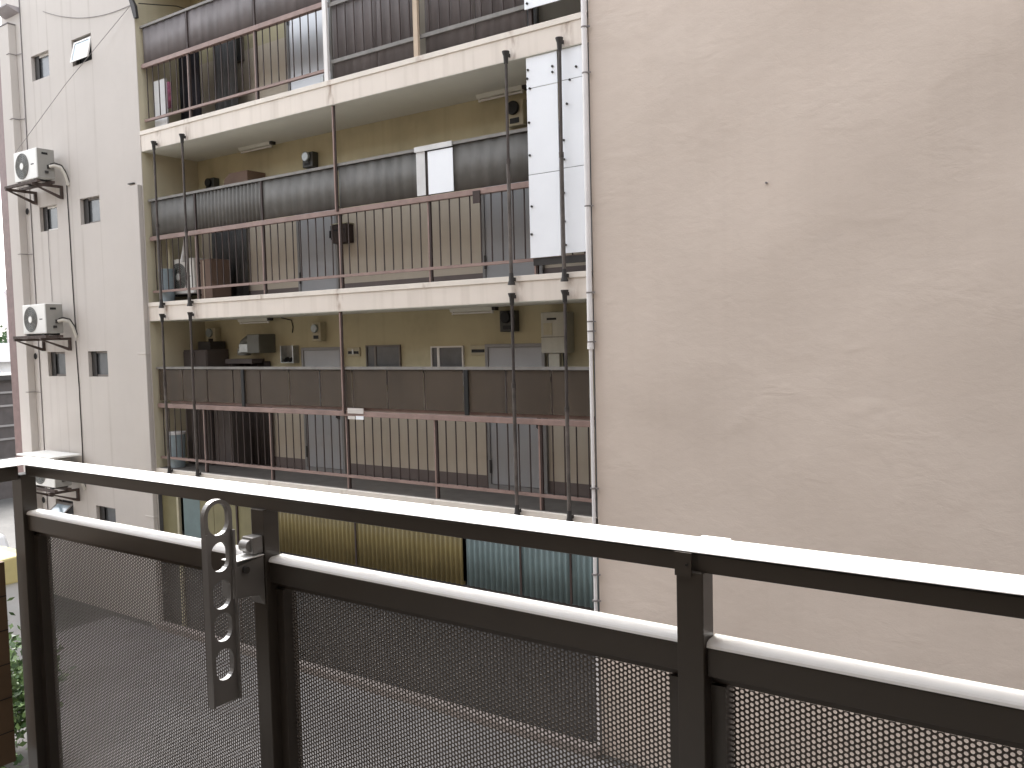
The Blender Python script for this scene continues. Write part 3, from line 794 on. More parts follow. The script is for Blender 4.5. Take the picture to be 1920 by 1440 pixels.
def lamp(x0, x1, y, zs, label):
    g = thing('ceiling_lamp', label, 'ceiling lamp', ((x0 + x1) / 2, y, zs), 'fluorescent ceiling lamps of the corridors')
    b = MB().prism([(-0.055, 0), (0.055, 0), (0.03, -0.045), (-0.03, -0.045)], lambda u, v, t: (t, y + u, zs - 0.0065 + v), x0, x1)
    b.build('housing', M['lamp_case'], g, fix=True)
    MB().tube([(x0 + 0.03, y, zs - 0.07), (x1 - 0.03, y, zs - 0.07)], 0.014, 10).build('tube', M['white_frame'], g)
    for x in (x0 + 0.01, x1 - 0.03):
        box('socket', M['white_frame'], g, x, x + 0.02, y - 0.014, y + 0.014, zs - 0.088, zs - 0.052)
    box('end_box', M['dark'], g, x1 + 0.001, x1 + 0.05, y - 0.04, y + 0.04, zs - 0.05, zs - 0.007)
    return g
lamp(-10.96, -10.25, 8.69, SF[1], 'fluorescent lamp on the left half of the middle corridor ceiling')
lamp(-6.40, -5.72, 8.72, SF[1], 'fluorescent lamp beside a meter on the right half of the middle corridor ceiling')
lamp(-11.2, -10.5, 8.72, SF[0], 'dim fluorescent lamp above the exhaust duct of the lowest corridor')
lamp(-6.92, -6.25, 8.72, SF[0], 'fluorescent lamp beside the black meter of the lowest corridor')

# water heater
g = thing('water_heater', 'tall stained gas water heater at the right end of the lowest corridor', 'water heater', (-5.3, 8.75, -0.4))
box('case', M['heater'], g, -5.49, -5.16, 8.62, YB - 0.003, -0.22, 0.27, 0.012)
box('flue_slot', M['black'], g, -5.40, -5.27, 8.614, 8.619, 0.175, 0.20)
box('label_plate', M['meter'], g, -5.45, -5.33, 8.616, 8.6195, 0.0, 0.14)
box('seam', M['dark'], g, -5.488, -5.162, 8.617, 8.6195, -0.03, -0.024)
for x in (-5.44, -5.36, -5.30, -5.22): MB().tube([(x, 8.70, -0.22), (x, 8.70, -0.42), (x, 8.78, -0.6), (x, YB - 0.01, -0.62)], 0.014, 8).build('water_pipe', M['dark'] if x in (-5.44, -5.22) else M['duct_silver'], g)
box('pipe_box', M['heater'], g, -5.40, -5.25, 8.64, 8.69, -0.50, -0.225)
tag(MB().box(-5.58, -5.53, YB - 0.06, YB - 0.003, -0.06, 0.09).build('switch_box', M['dark'], bevel=0.008), 'small dark switch box beside the water heater', 'switch box')

# wall vents of the flats
for x0, x1, l in ((-8.955, -8.71, 'small letter slot vent between the left door and the dark window'), (-6.715, -6.47, 'small slotted vent beside the right door of the lowest corridor')):
    g = thing('slot_vent', l, 'vent', ((x0 + x1) / 2, YB, -0.17), 'slot vents on the corridor wall')
    box('plate', M['meter'], g, x0, x1, YB - 0.02, YB - 0.002, -0.235, -0.11, 0.003)
    box('slot', M['black'], g, x0 + 0.02, x1 - 0.02, YB - 0.024, YB - 0.0202, -0.205, -0.165)
    if x0 < -8: box('flap', M['duct_silver'], g, x0 + 0.1, x0 + 0.13, YB - 0.028, YB - 0.0242, -0.21, -0.14)

# exhaust duct of the lowest corridor
g = thing('exhaust_duct', 'rounded exhaust duct hood with bare metal mouth in the lowest corridor', 'duct', (-10.8, 8.7, -0.2))
box('hood_box', M['duct'], g, -10.80, -10.52, 8.52, YB - 0.003, -0.17, 0.12, 0.01)
MB().tube([(-10.80, 8.68, 0.02), (-10.93, 8.68, 0.03), (-11.03, 8.68, -0.02), (-11.07, 8.68, -0.10)], 0.09, 18).build('elbow', M['duct'], g)
MB().tube([(-11.07, 8.68, -0.10), (-11.075, 8.68, -0.20)], [0.098, 0.105], 18, False).build('mouth', M['duct_silver'], g, solid=0.004)
box('tray', M['duct_silver'], g, -11.05, -10.80, 8.56, 8.84, -0.16, -0.02, 0.01)
g = thing('range_hood', 'brown sloping exhaust hood on the wall of the middle corridor', 'duct', (-10.9, 8.7, 2.3))
b = MB().prism([(-11.19, 2.35), (-10.60, 2.35), (-10.60, 2.60), (-11.02, 2.60), (-11.15, 2.52)], lambda u, v, t: (u, t, v), 8.50, YB - 0.003)
b.build('hood', M['brown_box'], g, bevel=0.01, fix=True)
box('rim', M['dark'], g, -11.2, -10.59, 8.49, YB - 0.003, 2.325, 2.348)
cable([(-10.36, YB - 0.012, 0.365), (-10.13, YB - 0.014, 0.32), (-10.10, YB - 0.014, 0.22), (-10.12, YB - 0.014, 0.13)], 0.008, M['cable'], 'short black cord hanging on the wall right of the exhaust duct')
# shallow pale box with shoes
g = thing('wall_box', 'shallow pale wall box holding black shoes beside the left door', 'box', (-10.15, 8.8, -0.33))
b = MB().box(-10.29, -10.0, YB - 0.012, YB - 0.002, -0.33, -0.065).box(-10.29, -10.27, YB - 0.12, YB - 0.0125, -0.33, -0.065).box(-10.02, -10.0, YB - 0.12, YB - 0.0125, -0.33, -0.065)
b.box(-10.269, -10.021, YB - 0.12, YB - 0.0125, -0.33, -0.315)
b.build('case', M['duct_silver'], g)
for x in (-10.21, -10.1):
    s = MB(); s.tube([(x, YB - 0.11, -0.295), (x, YB - 0.07, -0.28), (x, YB - 0.03, -0.265)], [0.022, 0.034, 0.03], 10)
    tag(s.build('shoe', M['black']), 'black shoe in the pale wall box, %s of the pair' % ('left' if x < -10.15 else 'right'), 'shoe', 'shoes in the wall box')
# letter box of the middle corridor
g = thing('letter_box', 'dark brown letter box with a lighter lid beside the tall post', 'letter box', (-8.9, 8.78, 1.38))
box('case', M['rail_dark'], g, -9.05, -8.76, 8.70, YB - 0.003, 1.38, 1.64, 0.006)
box('lid', M['meter'], g, -9.06, -8.75, 8.69, YB - 0.003, 1.645, 1.66)
box('slot', M['black'], g, -9.01, -8.80, 8.696, 8.6995, 1.55, 1.575)
for q in range(3):
    cable([(-9.08, YB - 0.012, 1.80 + q * 0.055), (-8.97, YB - 0.014, 1.80 + q * 0.06), (-8.92, YB - 0.014, 1.86 + q * 0.06)], 0.006, M['dark'], 'dark cable loop above the letter box, %s of three' % ('lowest', 'middle', 'topmost')[q])
tag(MB().box(-5.90, -5.80, YR - 0.05, YR - 0.037, 1.52, 1.66).build('hanging_plate', M['rail_dark']), 'dark plate hung on the middle corridor rail by the right door', 'plate')
g = thing('paper_sign', 'pale paper sign taped to the lowest corridor rail beside the tall post', 'sign', (-7.89, YR - 0.04, -1.0))
MB().box(-8.03, -7.75, YR - 0.046, YR - 0.037, -0.955, -0.885).build('sheet', M['sign'], g)
MB().box(-8.03, -7.90, YR - 0.044, YR - 0.0365, -1.03, -0.99).build('sheet', M['sign'], g)
MB().box(-7.885, -7.75, YR - 0.046, YR - 0.0365, -1.03, -0.985).build('sheet', M['board'], g)

# things left standing in the corridors
condenser(-12.17, FL[1] + 0.10, 'white condenser standing on the floor at the left end of the middle corridor', y0=8.18, w=0.60, h=0.58, side=M['ac'], group='condensers standing in the corridor', hose=False)
tag(MB().tube([(-11.75, 8.12, 1.28), (-11.70, 8.12, 1.45), (-11.655, 8.12, 1.72)], [0.035, 0.028, 0.012], 10).build('plastic_wrap', M['board_old']), 'twist of white plastic wrap above the corridor condenser', 'plastic')
g = thing('cardboard_box', 'tall brown box beside the corridor condenser', 'box', (-11.37, 8.4, FL[1]))
box('carton', M['brown_box'], g, -11.50, -11.22, 8.25, 8.60, FL[1] + 0.008, 1.30, 0.008)
box('flap', M['beige_post'], g, -11.42, -11.40, 8.243, 8.249, FL[1] + 0.02, 1.28)
g = thing('plastic_bin', 'blue grey plastic bin in the left corner of the middle corridor', 'bin', (-12.1, 8.05, FL[1]))
MB().tube([(-12.08, 8.06, FL[1] + 0.008), (-12.08, 8.06, 1.16)], [0.10, 0.125], 18).build('tub', M['blue_box'], g)
MB().tube([(-12.08, 8.06, 1.15), (-12.08, 8.06, 1.18)], 0.132, 18).build('rim', M['blue_box'], g)
g = thing('plastic_bin', 'pale blue plastic bin in the left corner of the lowest corridor', 'bin', (-12.05, 8.08, FL[0]))
MB().tube([(-12.06, 8.08, FL[0] + 0.008), (-12.06, 8.08, -1.42)], [0.11, 0.135], 18).build('tub', M['blue_box'], g)
MB().tube([(-12.06, 8.08, -1.43), (-12.06, 8.08, -1.39)], 0.142, 18).build('rim', M['pipe_white'], g)
g = thing('storage_cabinet', 'dark storage cabinet at the left end of the lowest corridor', 'cabinet', (-12.0, 8.5, FL[0]))
box('carcass', M['cabinet'], g, -12.27, -11.66, 8.42, YB - 0.016, FL[0] + 0.008, -0.10, 0.008)
for x in (-12.26, -11.96): box('door', M['cabinet'], g, x + 0.003, x + 0.287, 8.405, 8.418, FL[0] + 0.04, -0.13, 0.003)
tag(MB().box(-12.0, -11.68, 8.50, 8.80, -0.099, 0.03).build('storage_tray', M['dark'], bevel=0.01), 'dark tray lying on the storage cabinet', 'tray')
tag(MB().box(-11.60, -11.15, 8.45, 8.82, FL[0] + 0.008, -1.02).build('storage_chest', M['cabinet'], bevel=0.012), 'dark brown chest against the lowest corridor wall', 'chest')
g = thing('wall_shelf', 'narrow dark shelf below the exhaust duct', 'shelf', (-11.3, 8.7, -0.3))
box('board', M['cabinet'], g, -11.45, -10.80, 8.60, YB - 0.003, -0.33, -0.26)
# top corridor clutter
tag(MB().box(-12.15, -11.83, 8.02, 8.05, FL[2] + 0.01, 4.08).build('leaning_panel', M['board_old'], bevel=0.004), 'pale bluish panel leaning in the left corner of the top corridor', 'panel')
def curtain(name, x0, x1, z0, z1, y, m, label, amp=0.03, per=0.16):
    return tag(corrugated(MB(), x0, x1, z0, z1, y, amp, per, 10).build(name, m, solid=0.003), label, 'curtain')
curtain('curtain', -11.95, -11.45, FL[2] + 0.02, 4.9, 8.35, M['dark_cloth'], 'black curtain hanging behind the top railing, beside the pale panel')
curtain('curtain', -11.42, -10.85, FL[2] + 0.02, 4.9, 8.60, M['grey_cloth'], 'dark grey curtain to the right of the black curtain')
tag(corrugated(MB(), -11.86, -11.70, 3.62, 4.02, 8.05, 0.02, 0.09, 8).build('floral_cloth', M['pink'], solid=0.003), 'pink floral cloth hanging before the black curtain', 'cloth')
curtain('curtain', -11.9, -11.05, FL[1] + 0.02, 2.35, 8.78, M['grey_cloth'], 'dark curtain at the back of the middle corridor, behind the condenser', 0.02)
curtain('curtain', -11.62, -10.62, FL[0] + 0.02, -0.3, 8.79, M['brown_cloth'], 'dark brown curtain behind the chest in the lowest corridor', 0.02)
tag(MB().box(-9.06, -9.0, 8.60, 8.70, 3.49, 3.72).tube([(-9.03, 8.65, 3.72), (-9.03, 8.65, 3.80)], 0.02, 8).build('bottle', M['duct_silver'], bevel=0.01), 'small pale bottle by the pale door of the top corridor', 'bottle')
# boxed pipe in the middle corridor corner
tag(MB().box(-12.12, -12.05, 8.10, 8.16, FL[1] + 0.01, 2.32).build('boxed_post', M['meter'], bevel=0.004), 'short pale post in the left corner of the middle corridor', 'post')
tag(MB().box(-12.276, -12.20, 8.2, 8.84, 2.16, 2.24).build('wall_ledge', M['door_frame']), 'narrow ledge along the end wall of the middle corridor', 'ledge')

# ------------------------------------------------------------ ground floor sheets below the lowest corridor
def sheeting(x0, x1, z0, z1, y, m, label, amp, per, posts):
    g = thing('corrugated_sheet', label, 'sheet', ((x0 + x1) / 2, y, z0))
    corrugated(MB(), x0, x1, z0, z1, y, amp, per, 8).build('sheet', m, g, solid=0.0015)
    box('bottom_rail', m, g, x0, x1, y + 0.02, y + 0.04, z0 + 0.0, z0 + 0.035)
    for px in posts: box('batten', M['rail_dark'], g, px - 0.012, px + 0.012, y - 0.030, y - 0.018, z0 + 0.01, z1)
    return g
sheeting(-9.47, -6.20, -2.955, -2.265, YF + 0.04, M['ochre'], 'ochre corrugated sheeting below the lowest corridor', 0.014, 0.076, (-7.95,))
sheeting(-6.15, -4.37, -2.955, -2.265, YF + 0.05, M['teal'], 'teal corrugated sheeting below the lowest corridor, next to the beige wall', 0.012, 0.078, (-5.36, -4.70))
g = thing('olive_boards', 'olive brown boards below the lowest corridor, left of the ochre sheeting', 'boards', (-10.2, YF + 0.05, -3.0))
for a, c in ((-11.28, -10.95), (-10.94, -10.62), (-10.61, -10.41), (-10.37, -9.95), (-9.94, -9.49)): box('board', M['olive'], g, a, c, YF + 0.05, YF + 0.065, -3.0, -2.265)
tag(MB().box(-10.405, -10.375, YF + 0.03, YF + 0.06, GZ + 0.005, -2.265).build('thin_post', M['rail_dark']), 'thin brown post between the olive boards', 'post')
tag(MB().box(-11.72, -11.30, YF + 0.06, YF + 0.08, -3.05, -2.265).build('translucent_panel', M['teal'], bevel=0.003), 'pale teal panel left of the olive boards', 'panel')
tag(MB().box(-11.87, -11.82, YF + 0.04, YF + 0.09, GZ + 0.005, -2.265).build('pale_post', M['meter'], bevel=0.005), 'pale post left of the teal panel at ground floor', 'post')
tag(MB().box(-12.27, -11.9, YF + 0.06, YF + 0.075, -3.05, -2.265).build('olive_sheet', M['olive']), 'olive panel in the ground floor corner by the downpipe', 'panel')

# ------------------------------------------------------------ our own building, balcony and railing
own = thing('balcony_building', 'the building the photo is taken from, its dim balcony walls and slabs', 'building', (0, -0.9, GZ))
box('wall', M['own_wall'], own, -2.5, 4.5, -1.2, -0.9, GZ, 8.6)
box('wall', M['own_wall'], own, -2.5, 4.5, -8, -1.201, GZ, 8.6)
box('wall', M['own_wall'], own, -24, -2.51, -12, -4.6, GZ, 6.5)  # unseen block, added behind-left to darken the lowest corridor
box('wall', M['own_wall'], own, 2.3, 4.5, -0.899, 4.8, GZ, 8.6)  # unseen wing, lengthened to cut skylight on the right of the beige wall
box('floor_slab', M['own_floor'], own, -3.3, 2.299, -0.899, 1.62, -1.86, -1.68)
box('ceiling_slab', M['own_soffit'], own, -1.9, 2.299, -0.899, 0.45, 1.05, 1.22)
box('floor_slab', M['own_floor'], own, -3.3, -1.901, -4.0, -0.9, -1.86, -1.68)

rl = thing('balcony_railing', 'bronze aluminium balcony railing with perforated panels and pale caps', 'railing', (-1.2, 1.5, -1.5))
X0, X1 = -3.24, 2.29
# top cap with rounded edges, turning the corner to the left
def rounded_cap(name, x0, x1, y0, y1, zt, h, m, along='x', r=0.003):
    prof = [(y0, zt - h), (y0, zt - r)] + [(y0 + r - r * math.cos(a), zt - r + r * math.sin(a)) for a in (0.5, 1.0)] + [(y0 + r, zt)]
    mid = (y0 + y1) / 2
    prof += [(mid, zt + 0.0015)]
    prof += [(y1 - r, zt)] + [(y1 - r + r * math.sin(a), zt - r + r * math.cos(a)) for a in (0.5, 1.0)] + [(y1, zt - r), (y1, zt - h)]
    if along == 'x': fn = lambda u, v, t: (t, u, v)
    else: fn = lambda u, v, t: (u, t, v)
    return MB().prism(prof, fn, x0, x1).build(name, m, rl, fix=True)
rounded_cap('top_cap', -3.235, X1, 1.446, 1.555, -0.400, 0.0025, M['rail_cap'])
rounded_cap('top_cap', -4.0, 1.4455, -3.235, -3.05, -0.400, 0.0035, M['rail_cap'], 'y')
box('top_rail', M['rail_body'], rl, -3.05, X1, 1.451, 1.550, -0.4405, -0.4068, 0.002)
box('cap_gap_shade', M['black'], rl, -3.05, X1, 1.453, 1.548, -0.4066, -0.4026)  # black fill paints the shadow gap under the cap
box('top_rail', M['rail_body'], rl, -3.22, -3.065, -4.0, 1.436, -0.455, -0.4085, 0.002)
MB().box(-0.632, -0.572, 1.50, 1.563, -0.404, -0.3982).build('joint_cover', M['rail_cap'], rl, bevel=0.003)
for xc in (-3.09, -0.618):
    c = MB().box(xc - 0.016, xc + 0.016, 1.4335, 1.4365, -0.446, -0.402).build('joint_clip', M['rail_body'], rl)
    MB().tube([(xc + 0.008, 1.4312, -0.424), (xc + 0.008, 1.433, -0.424)], 0.0025, 8).build('screw', M['black'], c)
PX = [(-3.124, -3.056), (-1.839, -1.788), (-0.634, -0.582), (0.575, 0.627), (1.78, 1.83)]
for a, c in PX:
    MB().box(a, c, 1.4395, 1.489, -1.68, -0.438).build('post', M['rail_body'], rl, bevel=0.002)
# lower rail with a pale rounded top, between the posts
def lower(x0, x1):
    y0, y1, zt = 1.450, 1.505, -0.5655
    prof = [(y0, zt - 0.012)] + [(y0 + 0.014 - 0.014 * math.cos(t), zt - 0.010 + 0.010 * math.sin(t)) for t in (0.3, 0.7, 1.1, 1.5)] + \
           [(y1 - 0.010 + 0.010 * math.sin(t), zt - 0.010 + 0.010 * math.cos(t)) for t in (0.1, 0.5, 0.9, 1.3)] + [(y1, zt - 0.012)]
    MB().prism(prof, lambda u, v, t: (t, u, v), x0, x1).build('rail_cap', M['rail_cap'], rl, fix=True)
    box('lower_rail', M['rail_body'], rl, x0, x1, 1.452, 1.508, -0.632, -0.579, 0.002)
    box('frame', M['rail_body'], rl, x0, x1, 1.480, 1.508, -0.652, -0.633)
    box('bottom_rail', M['rail_body'], rl, x0, x1, 1.46, 1.508, -1.62, -1.58, 0.002)
    box('frame', M['rail_body'], rl, x0, x0 + 0.028, 1.470, 1.512, -1.579, -0.653)
    box('frame', M['rail_body'], rl, x1 - 0.028, x1, 1.470, 1.512, -1.579, -0.653)
lower(-3.056, -1.840)
lower(-1.787, -0.635)
lower(-0.581, 0.574)
lower(0.628, 1.779)

def perforated(w, h, cw=0.0092, ch=0.0104, r=0.0037, th=0.0012, n=8):
    nxx, nzz = int(w / cw), int(h / ch)
    i, j = np.meshgrid(np.arange(nxx), np.arange(nzz), indexing='ij')
    cx = (i + 0.5) * cw
    cz = (j + 0.5) * ch + np.where(i % 2 == 0, 0.0, ch / 2)
    cx, cz = cx.ravel(), cz.ravel()
    a = np.arange(n) * 2 * math.pi / n
    hx, hz = r * np.cos(a), r * np.sin(a)
    ox = np.array([1, 1, 0, -1, -1, -1, 0, 1]) * cw / 2
    oz = np.array([0, 1, 1, 1, 0, -1, -1, -1]) * ch / 2
    K = len(cx)
    V = np.zeros((K, 4 * n, 3))
    for q, (ax, az, yy) in enumerate(((ox, oz, 0), (hx, hz, 0), (ox, oz, th), (hx, hz, th))):
        V[:, q * n:(q + 1) * n, 0] = cx[:, None] + ax
        V[:, q * n:(q + 1) * n, 2] = cz[:, None] + az
        V[:, q * n:(q + 1) * n, 1] = yy
    F = []
    for k in range(n):
        k2 = (k + 1) % n
        F += [(k, k2, n + k2, n + k), (2 * n + k2, 2 * n + k, 3 * n + k, 3 * n + k2), (n + k, n + k2, 3 * n + k2, 3 * n + k)]
    F = np.array(F)
    A = (F[None] + (np.arange(K) * 4 * n)[:, None, None]).reshape(-1)
    me = bpy.data.meshes.new('perforated_panel')
    me.vertices.add(K * 4 * n)
    me.vertices.foreach_set('co', V.reshape(-1))
    me.loops.add(len(A))
    me.loops.foreach_set('vertex_index', A.astype(np.int32))
    me.polygons.add(len(A) // 4)
    me.polygons.foreach_set('loop_start', np.arange(0, len(A), 4, dtype=np.int32))
    me.update(calc_edges=True)
    me.materials.append(M['mesh_panel'])
    return me
pw = perforated(1.10, 0.923)
pl = perforated(1.165, 0.923)
for x, me in ((-3.030, pl), (-1.762, pw), (-0.556, pw), (0.654, pw)):
    o = bpy.data.objects.new('perforated_panel', me)
    COL.objects.link(o)
    o.parent = rl
    o.location = Vector((x, 1.5, -1.577)) - Vector(rl['_base'])
# boarded side of the balcony behind the corner post
sp = MB().box(-3.20, -3.12, -3.95, 1.398, -1.45, -0.74).build('side_panel', M['side_board'], rl)
for z in (-0.86, -0.98, -1.10, -1.22, -1.34): box('joint_line', M['black'], sp, -3.1195, -3.118, -3.94, 1.397, z, z + 0.003)

# ------------------------------------------------------------ laundry pole arm fixed to the middle post
arm = thing('laundry_pole_arm', 'folded metal laundry pole arm with five holes hung on the middle post', 'laundry arm', (-1.81, 1.31, -0.65))
def stadium(cy, cz, rw, rh, n=12):
    hh = max(0, rh - rw)
    return [(cy + rw * math.cos(t), cz + hh + rw * math.sin(t)) for t in np.linspace(0, math.pi, n)] + \
           [(cy + rw * math.cos(t), cz - hh + rw * math.sin(t)) for t in np.linspace(math.pi, 2 * math.pi, n)]
def plate_with_holes(outer, hs, x0, x1, me_name):
    bm = bmesh.new()
    def ring(pts):
        vs = [bm.verts.new((x0, p[0], p[1])) for p in pts]
        return [bm.edges.new((vs[i], vs[(i + 1) % len(vs)])) for i in range(len(vs))]
    ed = ring(outer)
    for h in hs: ed += ring(h)
    bmesh.ops.triangle_fill(bm, use_beauty=True, use_dissolve=False, edges=ed)
    r = bmesh.ops.extrude_face_region(bm, geom=bm.faces[:])
    for v in [g for g in r['geom'] if isinstance(g, bmesh.types.BMVert)]: v.co.x = x1
    bmesh.ops.recalc_face_normals(bm, faces=bm.faces)
    me = bpy.data.meshes.new(me_name)
    bm.to_mesh(me); bm.free()
    return me
Y0, Y1, ZT, ZBm = 1.267, 1.349, -0.388, -0.905
ry = (Y1 - Y0) / 2; cy = (Y0 + Y1) / 2
outer = [(cy + ry * math.cos(t), ZT - ry + ry * math.sin(t)) for t in np.linspace(0, math.pi, 18)] + [(Y0, ZBm), (Y1, ZBm)]
hs = [stadium(cy, -0.438, 0.030, 0.040), stadium(cy + 0.001, -0.533, 0.0265, 0.037), stadium(cy + 0.001, -0.628, 0.0265, 0.037), stadium(cy + 0.001, -0.711, 0.0265, 0.036), stadium(cy + 0.001, -0.806, 0.0265, 0.040)]
me = plate_with_holes(outer, hs, -1.811, -1.796, 'arm_plate')
ob = bpy.data.objects.new('arm_plate', me)
off = Vector(arm['_base'])
for v in me.vertices: v.co -= off
me.materials.append(M['arm'])
me.materials.append(M['arm_edge'])
for p in me.polygons:
    if abs(p.normal.x) < 0.5 and (p.normal.z > 0.78): p.material_index = 1  # upward faces take the painted-light colour
COL.objects.link(ob); ob.parent = arm
MB().box(-1.7955, -1.786, Y1 - 0.006, Y1, ZBm, -0.47).box(-1.7955, -1.789, Y0, Y0 + 0.005, ZBm, -0.47).build('flange', M['arm'], arm)
br = MB().prism([(1.340, -0.57), (1.438, -0.556), (1.438, -0.69), (1.42, -0.66), (1.340, -0.648)], lambda u, v, t: (t, u, v), -1.838, -1.790).build('mount', M['arm'], arm, fix=True, bevel=0.003)
box('mount_top', M['arm_edge'], br, -1.842, -1.786, 1.345, 1.436, -0.5555, -0.5525, 0.001)
MB().tube([(-1.789, 1.375, -0.58), (-1.779, 1.375, -0.58)], 0.009, 12).build('bolt', M['dark'], arm)
MB().tube([(-1.83, 1.405, -0.527), (-1.80, 1.405, -0.527)], 0.016, 14).build('knob', M['arm'], arm)
MB().box(-1.835, -1.792, 1.405, 1.4385, -0.55, -0.505).build('clamp', M['arm'], arm, bevel=0.003)

# ------------------------------------------------------------ beyond the left edge: car, shrub, shed, street
car = thing('parked_car', 'white car with dark windows parked in the lane at the far left', 'car', (-16.6, 6.0, GZ))
def car_mesh():
    x0, x1, y0, y1, z = -18.6, -14.7, 5.2, 6.8, GZ
    side = [(x0, z + 0.35), (x0 + 0.05, z + 0.95), (x0 + 0.9, z + 1.0), (x0 + 1.5, z + 1.42), (x0 + 2.6, z + 1.48), (x1 - 0.35, z + 1.40), (x1 - 0.02, z + 0.95), (x1, z + 0.4), (x1 - 0.2, z + 0.28), (x0 + 0.2, z + 0.28)]
    MB().prism(side, lambda u, v, t: (u, t, v), y0, y1).build('body', M['car_white'], car, bevel=0.06, fix=True)
    for yy, d in ((y0, -1), (y1, 1)):
        win = [(x0 + 1.05, z + 1.02), (x0 + 1.55, z + 1.36), (x0 + 2.6, z + 1.41), (x1 - 0.45, z + 1.33), (x1 - 0.25, z + 1.02)]
        a, c = sorted((yy + d * 0.002, yy + d * 0.008))
        MB().prism(win, lambda u, v, t: (u, t, v), a, c).build('window', M['car_glass'], car, fix=True)
    MB().prism([(y0 + 0.15, z + 1.0), (y1 - 0.15, z + 1.0), (y1 - 0.25, z + 1.36), (y0 + 0.25, z + 1.36)], lambda u, v, t: (x1 - 0.02 - (v - z - 0.95) * 0.72 + t, u, v), 0.004, 0.03).build('windscreen', M['car_glass'], car, fix=True)
    for yy in (y0 + 0.1, y1 - 0.3):
        box('headlight', M['lamp_red'], car, x1 + 0.001, x1 + 0.02, yy, yy + 0.2, z + 0.7, z + 0.85)
    for xx in (x0 + 0.75, x1 - 0.75):
        for yy in (y0 - 0.01, y1 - 0.17):
            w = MB().tube([(xx, yy, z + 0.3), (xx, yy + 0.18, z + 0.3)], 0.3, 24).build('wheel', M['tyre'], car)
            MB().tube([(xx, yy - 0.004, z + 0.3), (xx, yy + 0.184, z + 0.3)], 0.18, 20).build('rim', M['chrome'], w)
car_mesh()
g = thing('covered_stack', 'stack under a pale yellow tarpaulin in front of the white car', 'stack', (-12.3, 5.4, GZ))
MB().prism([(5.0, -3.17), (5.85, -3.17), (5.85, -2.86), (5.6, -2.80), (5.2, -2.82), (5.0, -2.9)], lambda u, v, t: (t, u, v), -13.0, -12.0).build('tarpaulin', M['yellow'], g, bevel=0.03, fix=True)
box('stack', M['white_roof'], g, -12.95, -12.05, 5.05, 5.8, GZ + 0.005, -3.175, 0.02)

def shrub(cx, cy, z0, h, r, n, label, name='shrub', m1=None, m2=None):
    g = thing(name, label, 'shrub', (cx, cy, z0))
    st = MB()
    tips = []
    for q in range(9):
        a = q * 0.7 + random.random() * 0.4
        rr = r * random.uniform(0.3, 0.9)
        hh = h * random.uniform(0.65, 1.0)
        p = [(cx, cy, z0), (cx + rr * 0.4 * math.cos(a), cy + rr * 0.4 * math.sin(a), z0 + hh * 0.45), (cx + rr * math.cos(a), cy + rr * math.sin(a), z0 + hh)]
        st.tube(p, [0.02, 0.014, 0.005], 6)
        tips += [Vector(p[1]).lerp(Vector(p[2]), t) for t in (0.0, 0.25, 0.5, 0.75, 1.0)]
    st.build('stem', M['bark'], g)
    for part, mm, cnt in (('foliage', m1 or M['leaf'], n), ('foliage', m2 or M['leaf_dark'], n // 2)):
        b = MB()
        for q in range(cnt):
            c = random.choice(tips) + Vector((random.gauss(0, r * 0.22), random.gauss(0, r * 0.22), random.gauss(0, h * 0.10)))
            if c.z < z0 + 0.02: c.z = z0 + 0.05
            d = Vector((random.gauss(0, 1), random.gauss(0, 1), random.gauss(0.2, 0.7))).normalized()
            e = d.cross(Vector((random.gauss(0, 1), random.gauss(0, 1), random.gauss(0, 1)))).normalized()
            L = random.uniform(0.05, 0.11); W = L * 0.3
            b.add([c, c + d * L * 0.5 + e * W, c + d * L, c + d * L * 0.5 - e * W], [(0, 1, 2, 3)])
        b.build(part, mm, g)
    return g
shrub(-8.62, 3.42, GZ, 2.0, 0.5, 5200, 'leafy green shrub growing below the corner post of the balcony')
shrub(-10.0, 4.25, GZ, 1.2, 0.6, 3000, 'low pale shrub between the leafy shrub and the yellow stack')

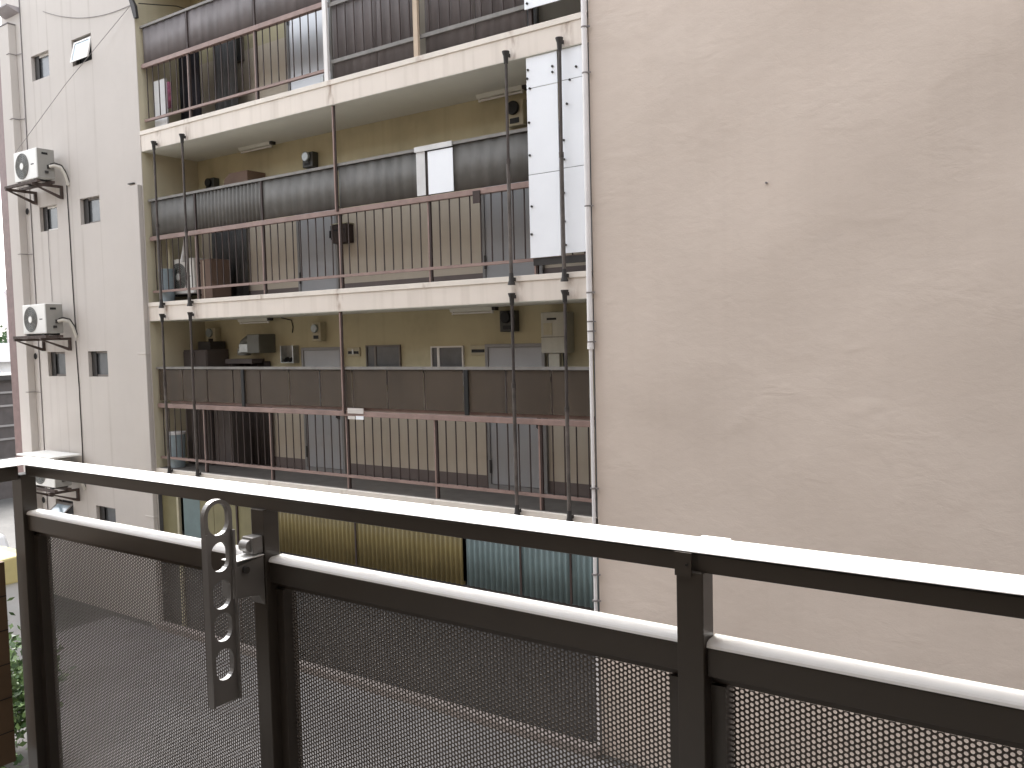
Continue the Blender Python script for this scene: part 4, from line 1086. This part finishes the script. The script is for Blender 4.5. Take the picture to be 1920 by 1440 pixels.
shed = thing('timber_shed', 'long dark timber shed with pale horizontal battens at the far left', 'shed', (-28, 10, GZ))
box('wall', M['dark_building'], shed, -29.5, -27.0, 4, 16, GZ, -0.95)
for z in (-1.35, -1.75, -2.35, -2.75, -3.35): box('batten', M['batten'], shed, -26.995, -26.96, 4, 16, z, z + 0.06)
box('roof_edge', M['dark'], shed, -29.6, -26.85, 3.9, 16.1, -0.949, -0.80)
wb = thing('white_building', 'low white roofed building behind the timber shed', 'building', (-36, 13, GZ))
box('wall', M['white_roof'], wb, -40, -34, 6, 22, GZ, -0.5)
box('roof', M['white_roof'], wb, -40.4, -33.6, 5.6, 22.4, -0.499, 0.2)
lp = thing('street_lamp', 'thin street lamp rising beyond the white roof', 'street lamp', (-41.5, 19.35, GZ))
MB().tube([(-41.5, 19.35, GZ), (-41.5, 19.35, 2.5)], [0.09, 0.05], 10).build('pole', M['pipe_grey'], lp)
MB().tube([(-41.5, 19.35, 2.4), (-41.2, 19.9, 2.5), (-41.0, 20.4, 2.45)], 0.035, 8).build('arm', M['pipe_grey'], lp)
MB().tube([(-41.5, 19.35, 2.5), (-41.5, 19.35, 2.7)], [0.14, 0.05], 10).build('lamp_head', M['pipe_grey'], lp)
def tree(cx, cy, h, r, label):
    g = thing('tree', label, 'tree', (cx, cy, GZ), 'far trees beyond the street')
    MB().tube([(cx, cy, GZ), (cx + 0.1, cy, GZ + h * 0.5), (cx, cy, GZ + h * 0.8)], [0.2, 0.13, 0.05], 8).build('trunk', M['bark'], g)
    b = MB()
    cl = [Vector((cx + random.gauss(0, r * 0.45), cy + random.gauss(0, r * 0.45), GZ + h * random.uniform(0.45, 0.95))) for _ in range(14)]
    for q in range(1400):
        c = random.choice(cl) + Vector((random.gauss(0, r * .25), random.gauss(0, r * .25), random.gauss(0, r * .22)))
        d = Vector((random.gauss(0, 1), random.gauss(0, 1), random.gauss(0, 1))).normalized()
        e = d.orthogonal().normalized()
        b.add([c, c + d * 0.15 + e * 0.08, c + d * 0.3, c + d * 0.15 - e * 0.08], [(0, 1, 2, 3)])
    b.build('crown', M['leaf_dark'], g)
tree(-63, 28.6, 6.2, 1.8, 'round hazy tree beyond the street lamp')
tree(-70, 33.5, 5.6, 1.6, 'smaller hazy tree right of the round one')

for o in bpy.data.objects:
    if '_base' in o: del o['_base']
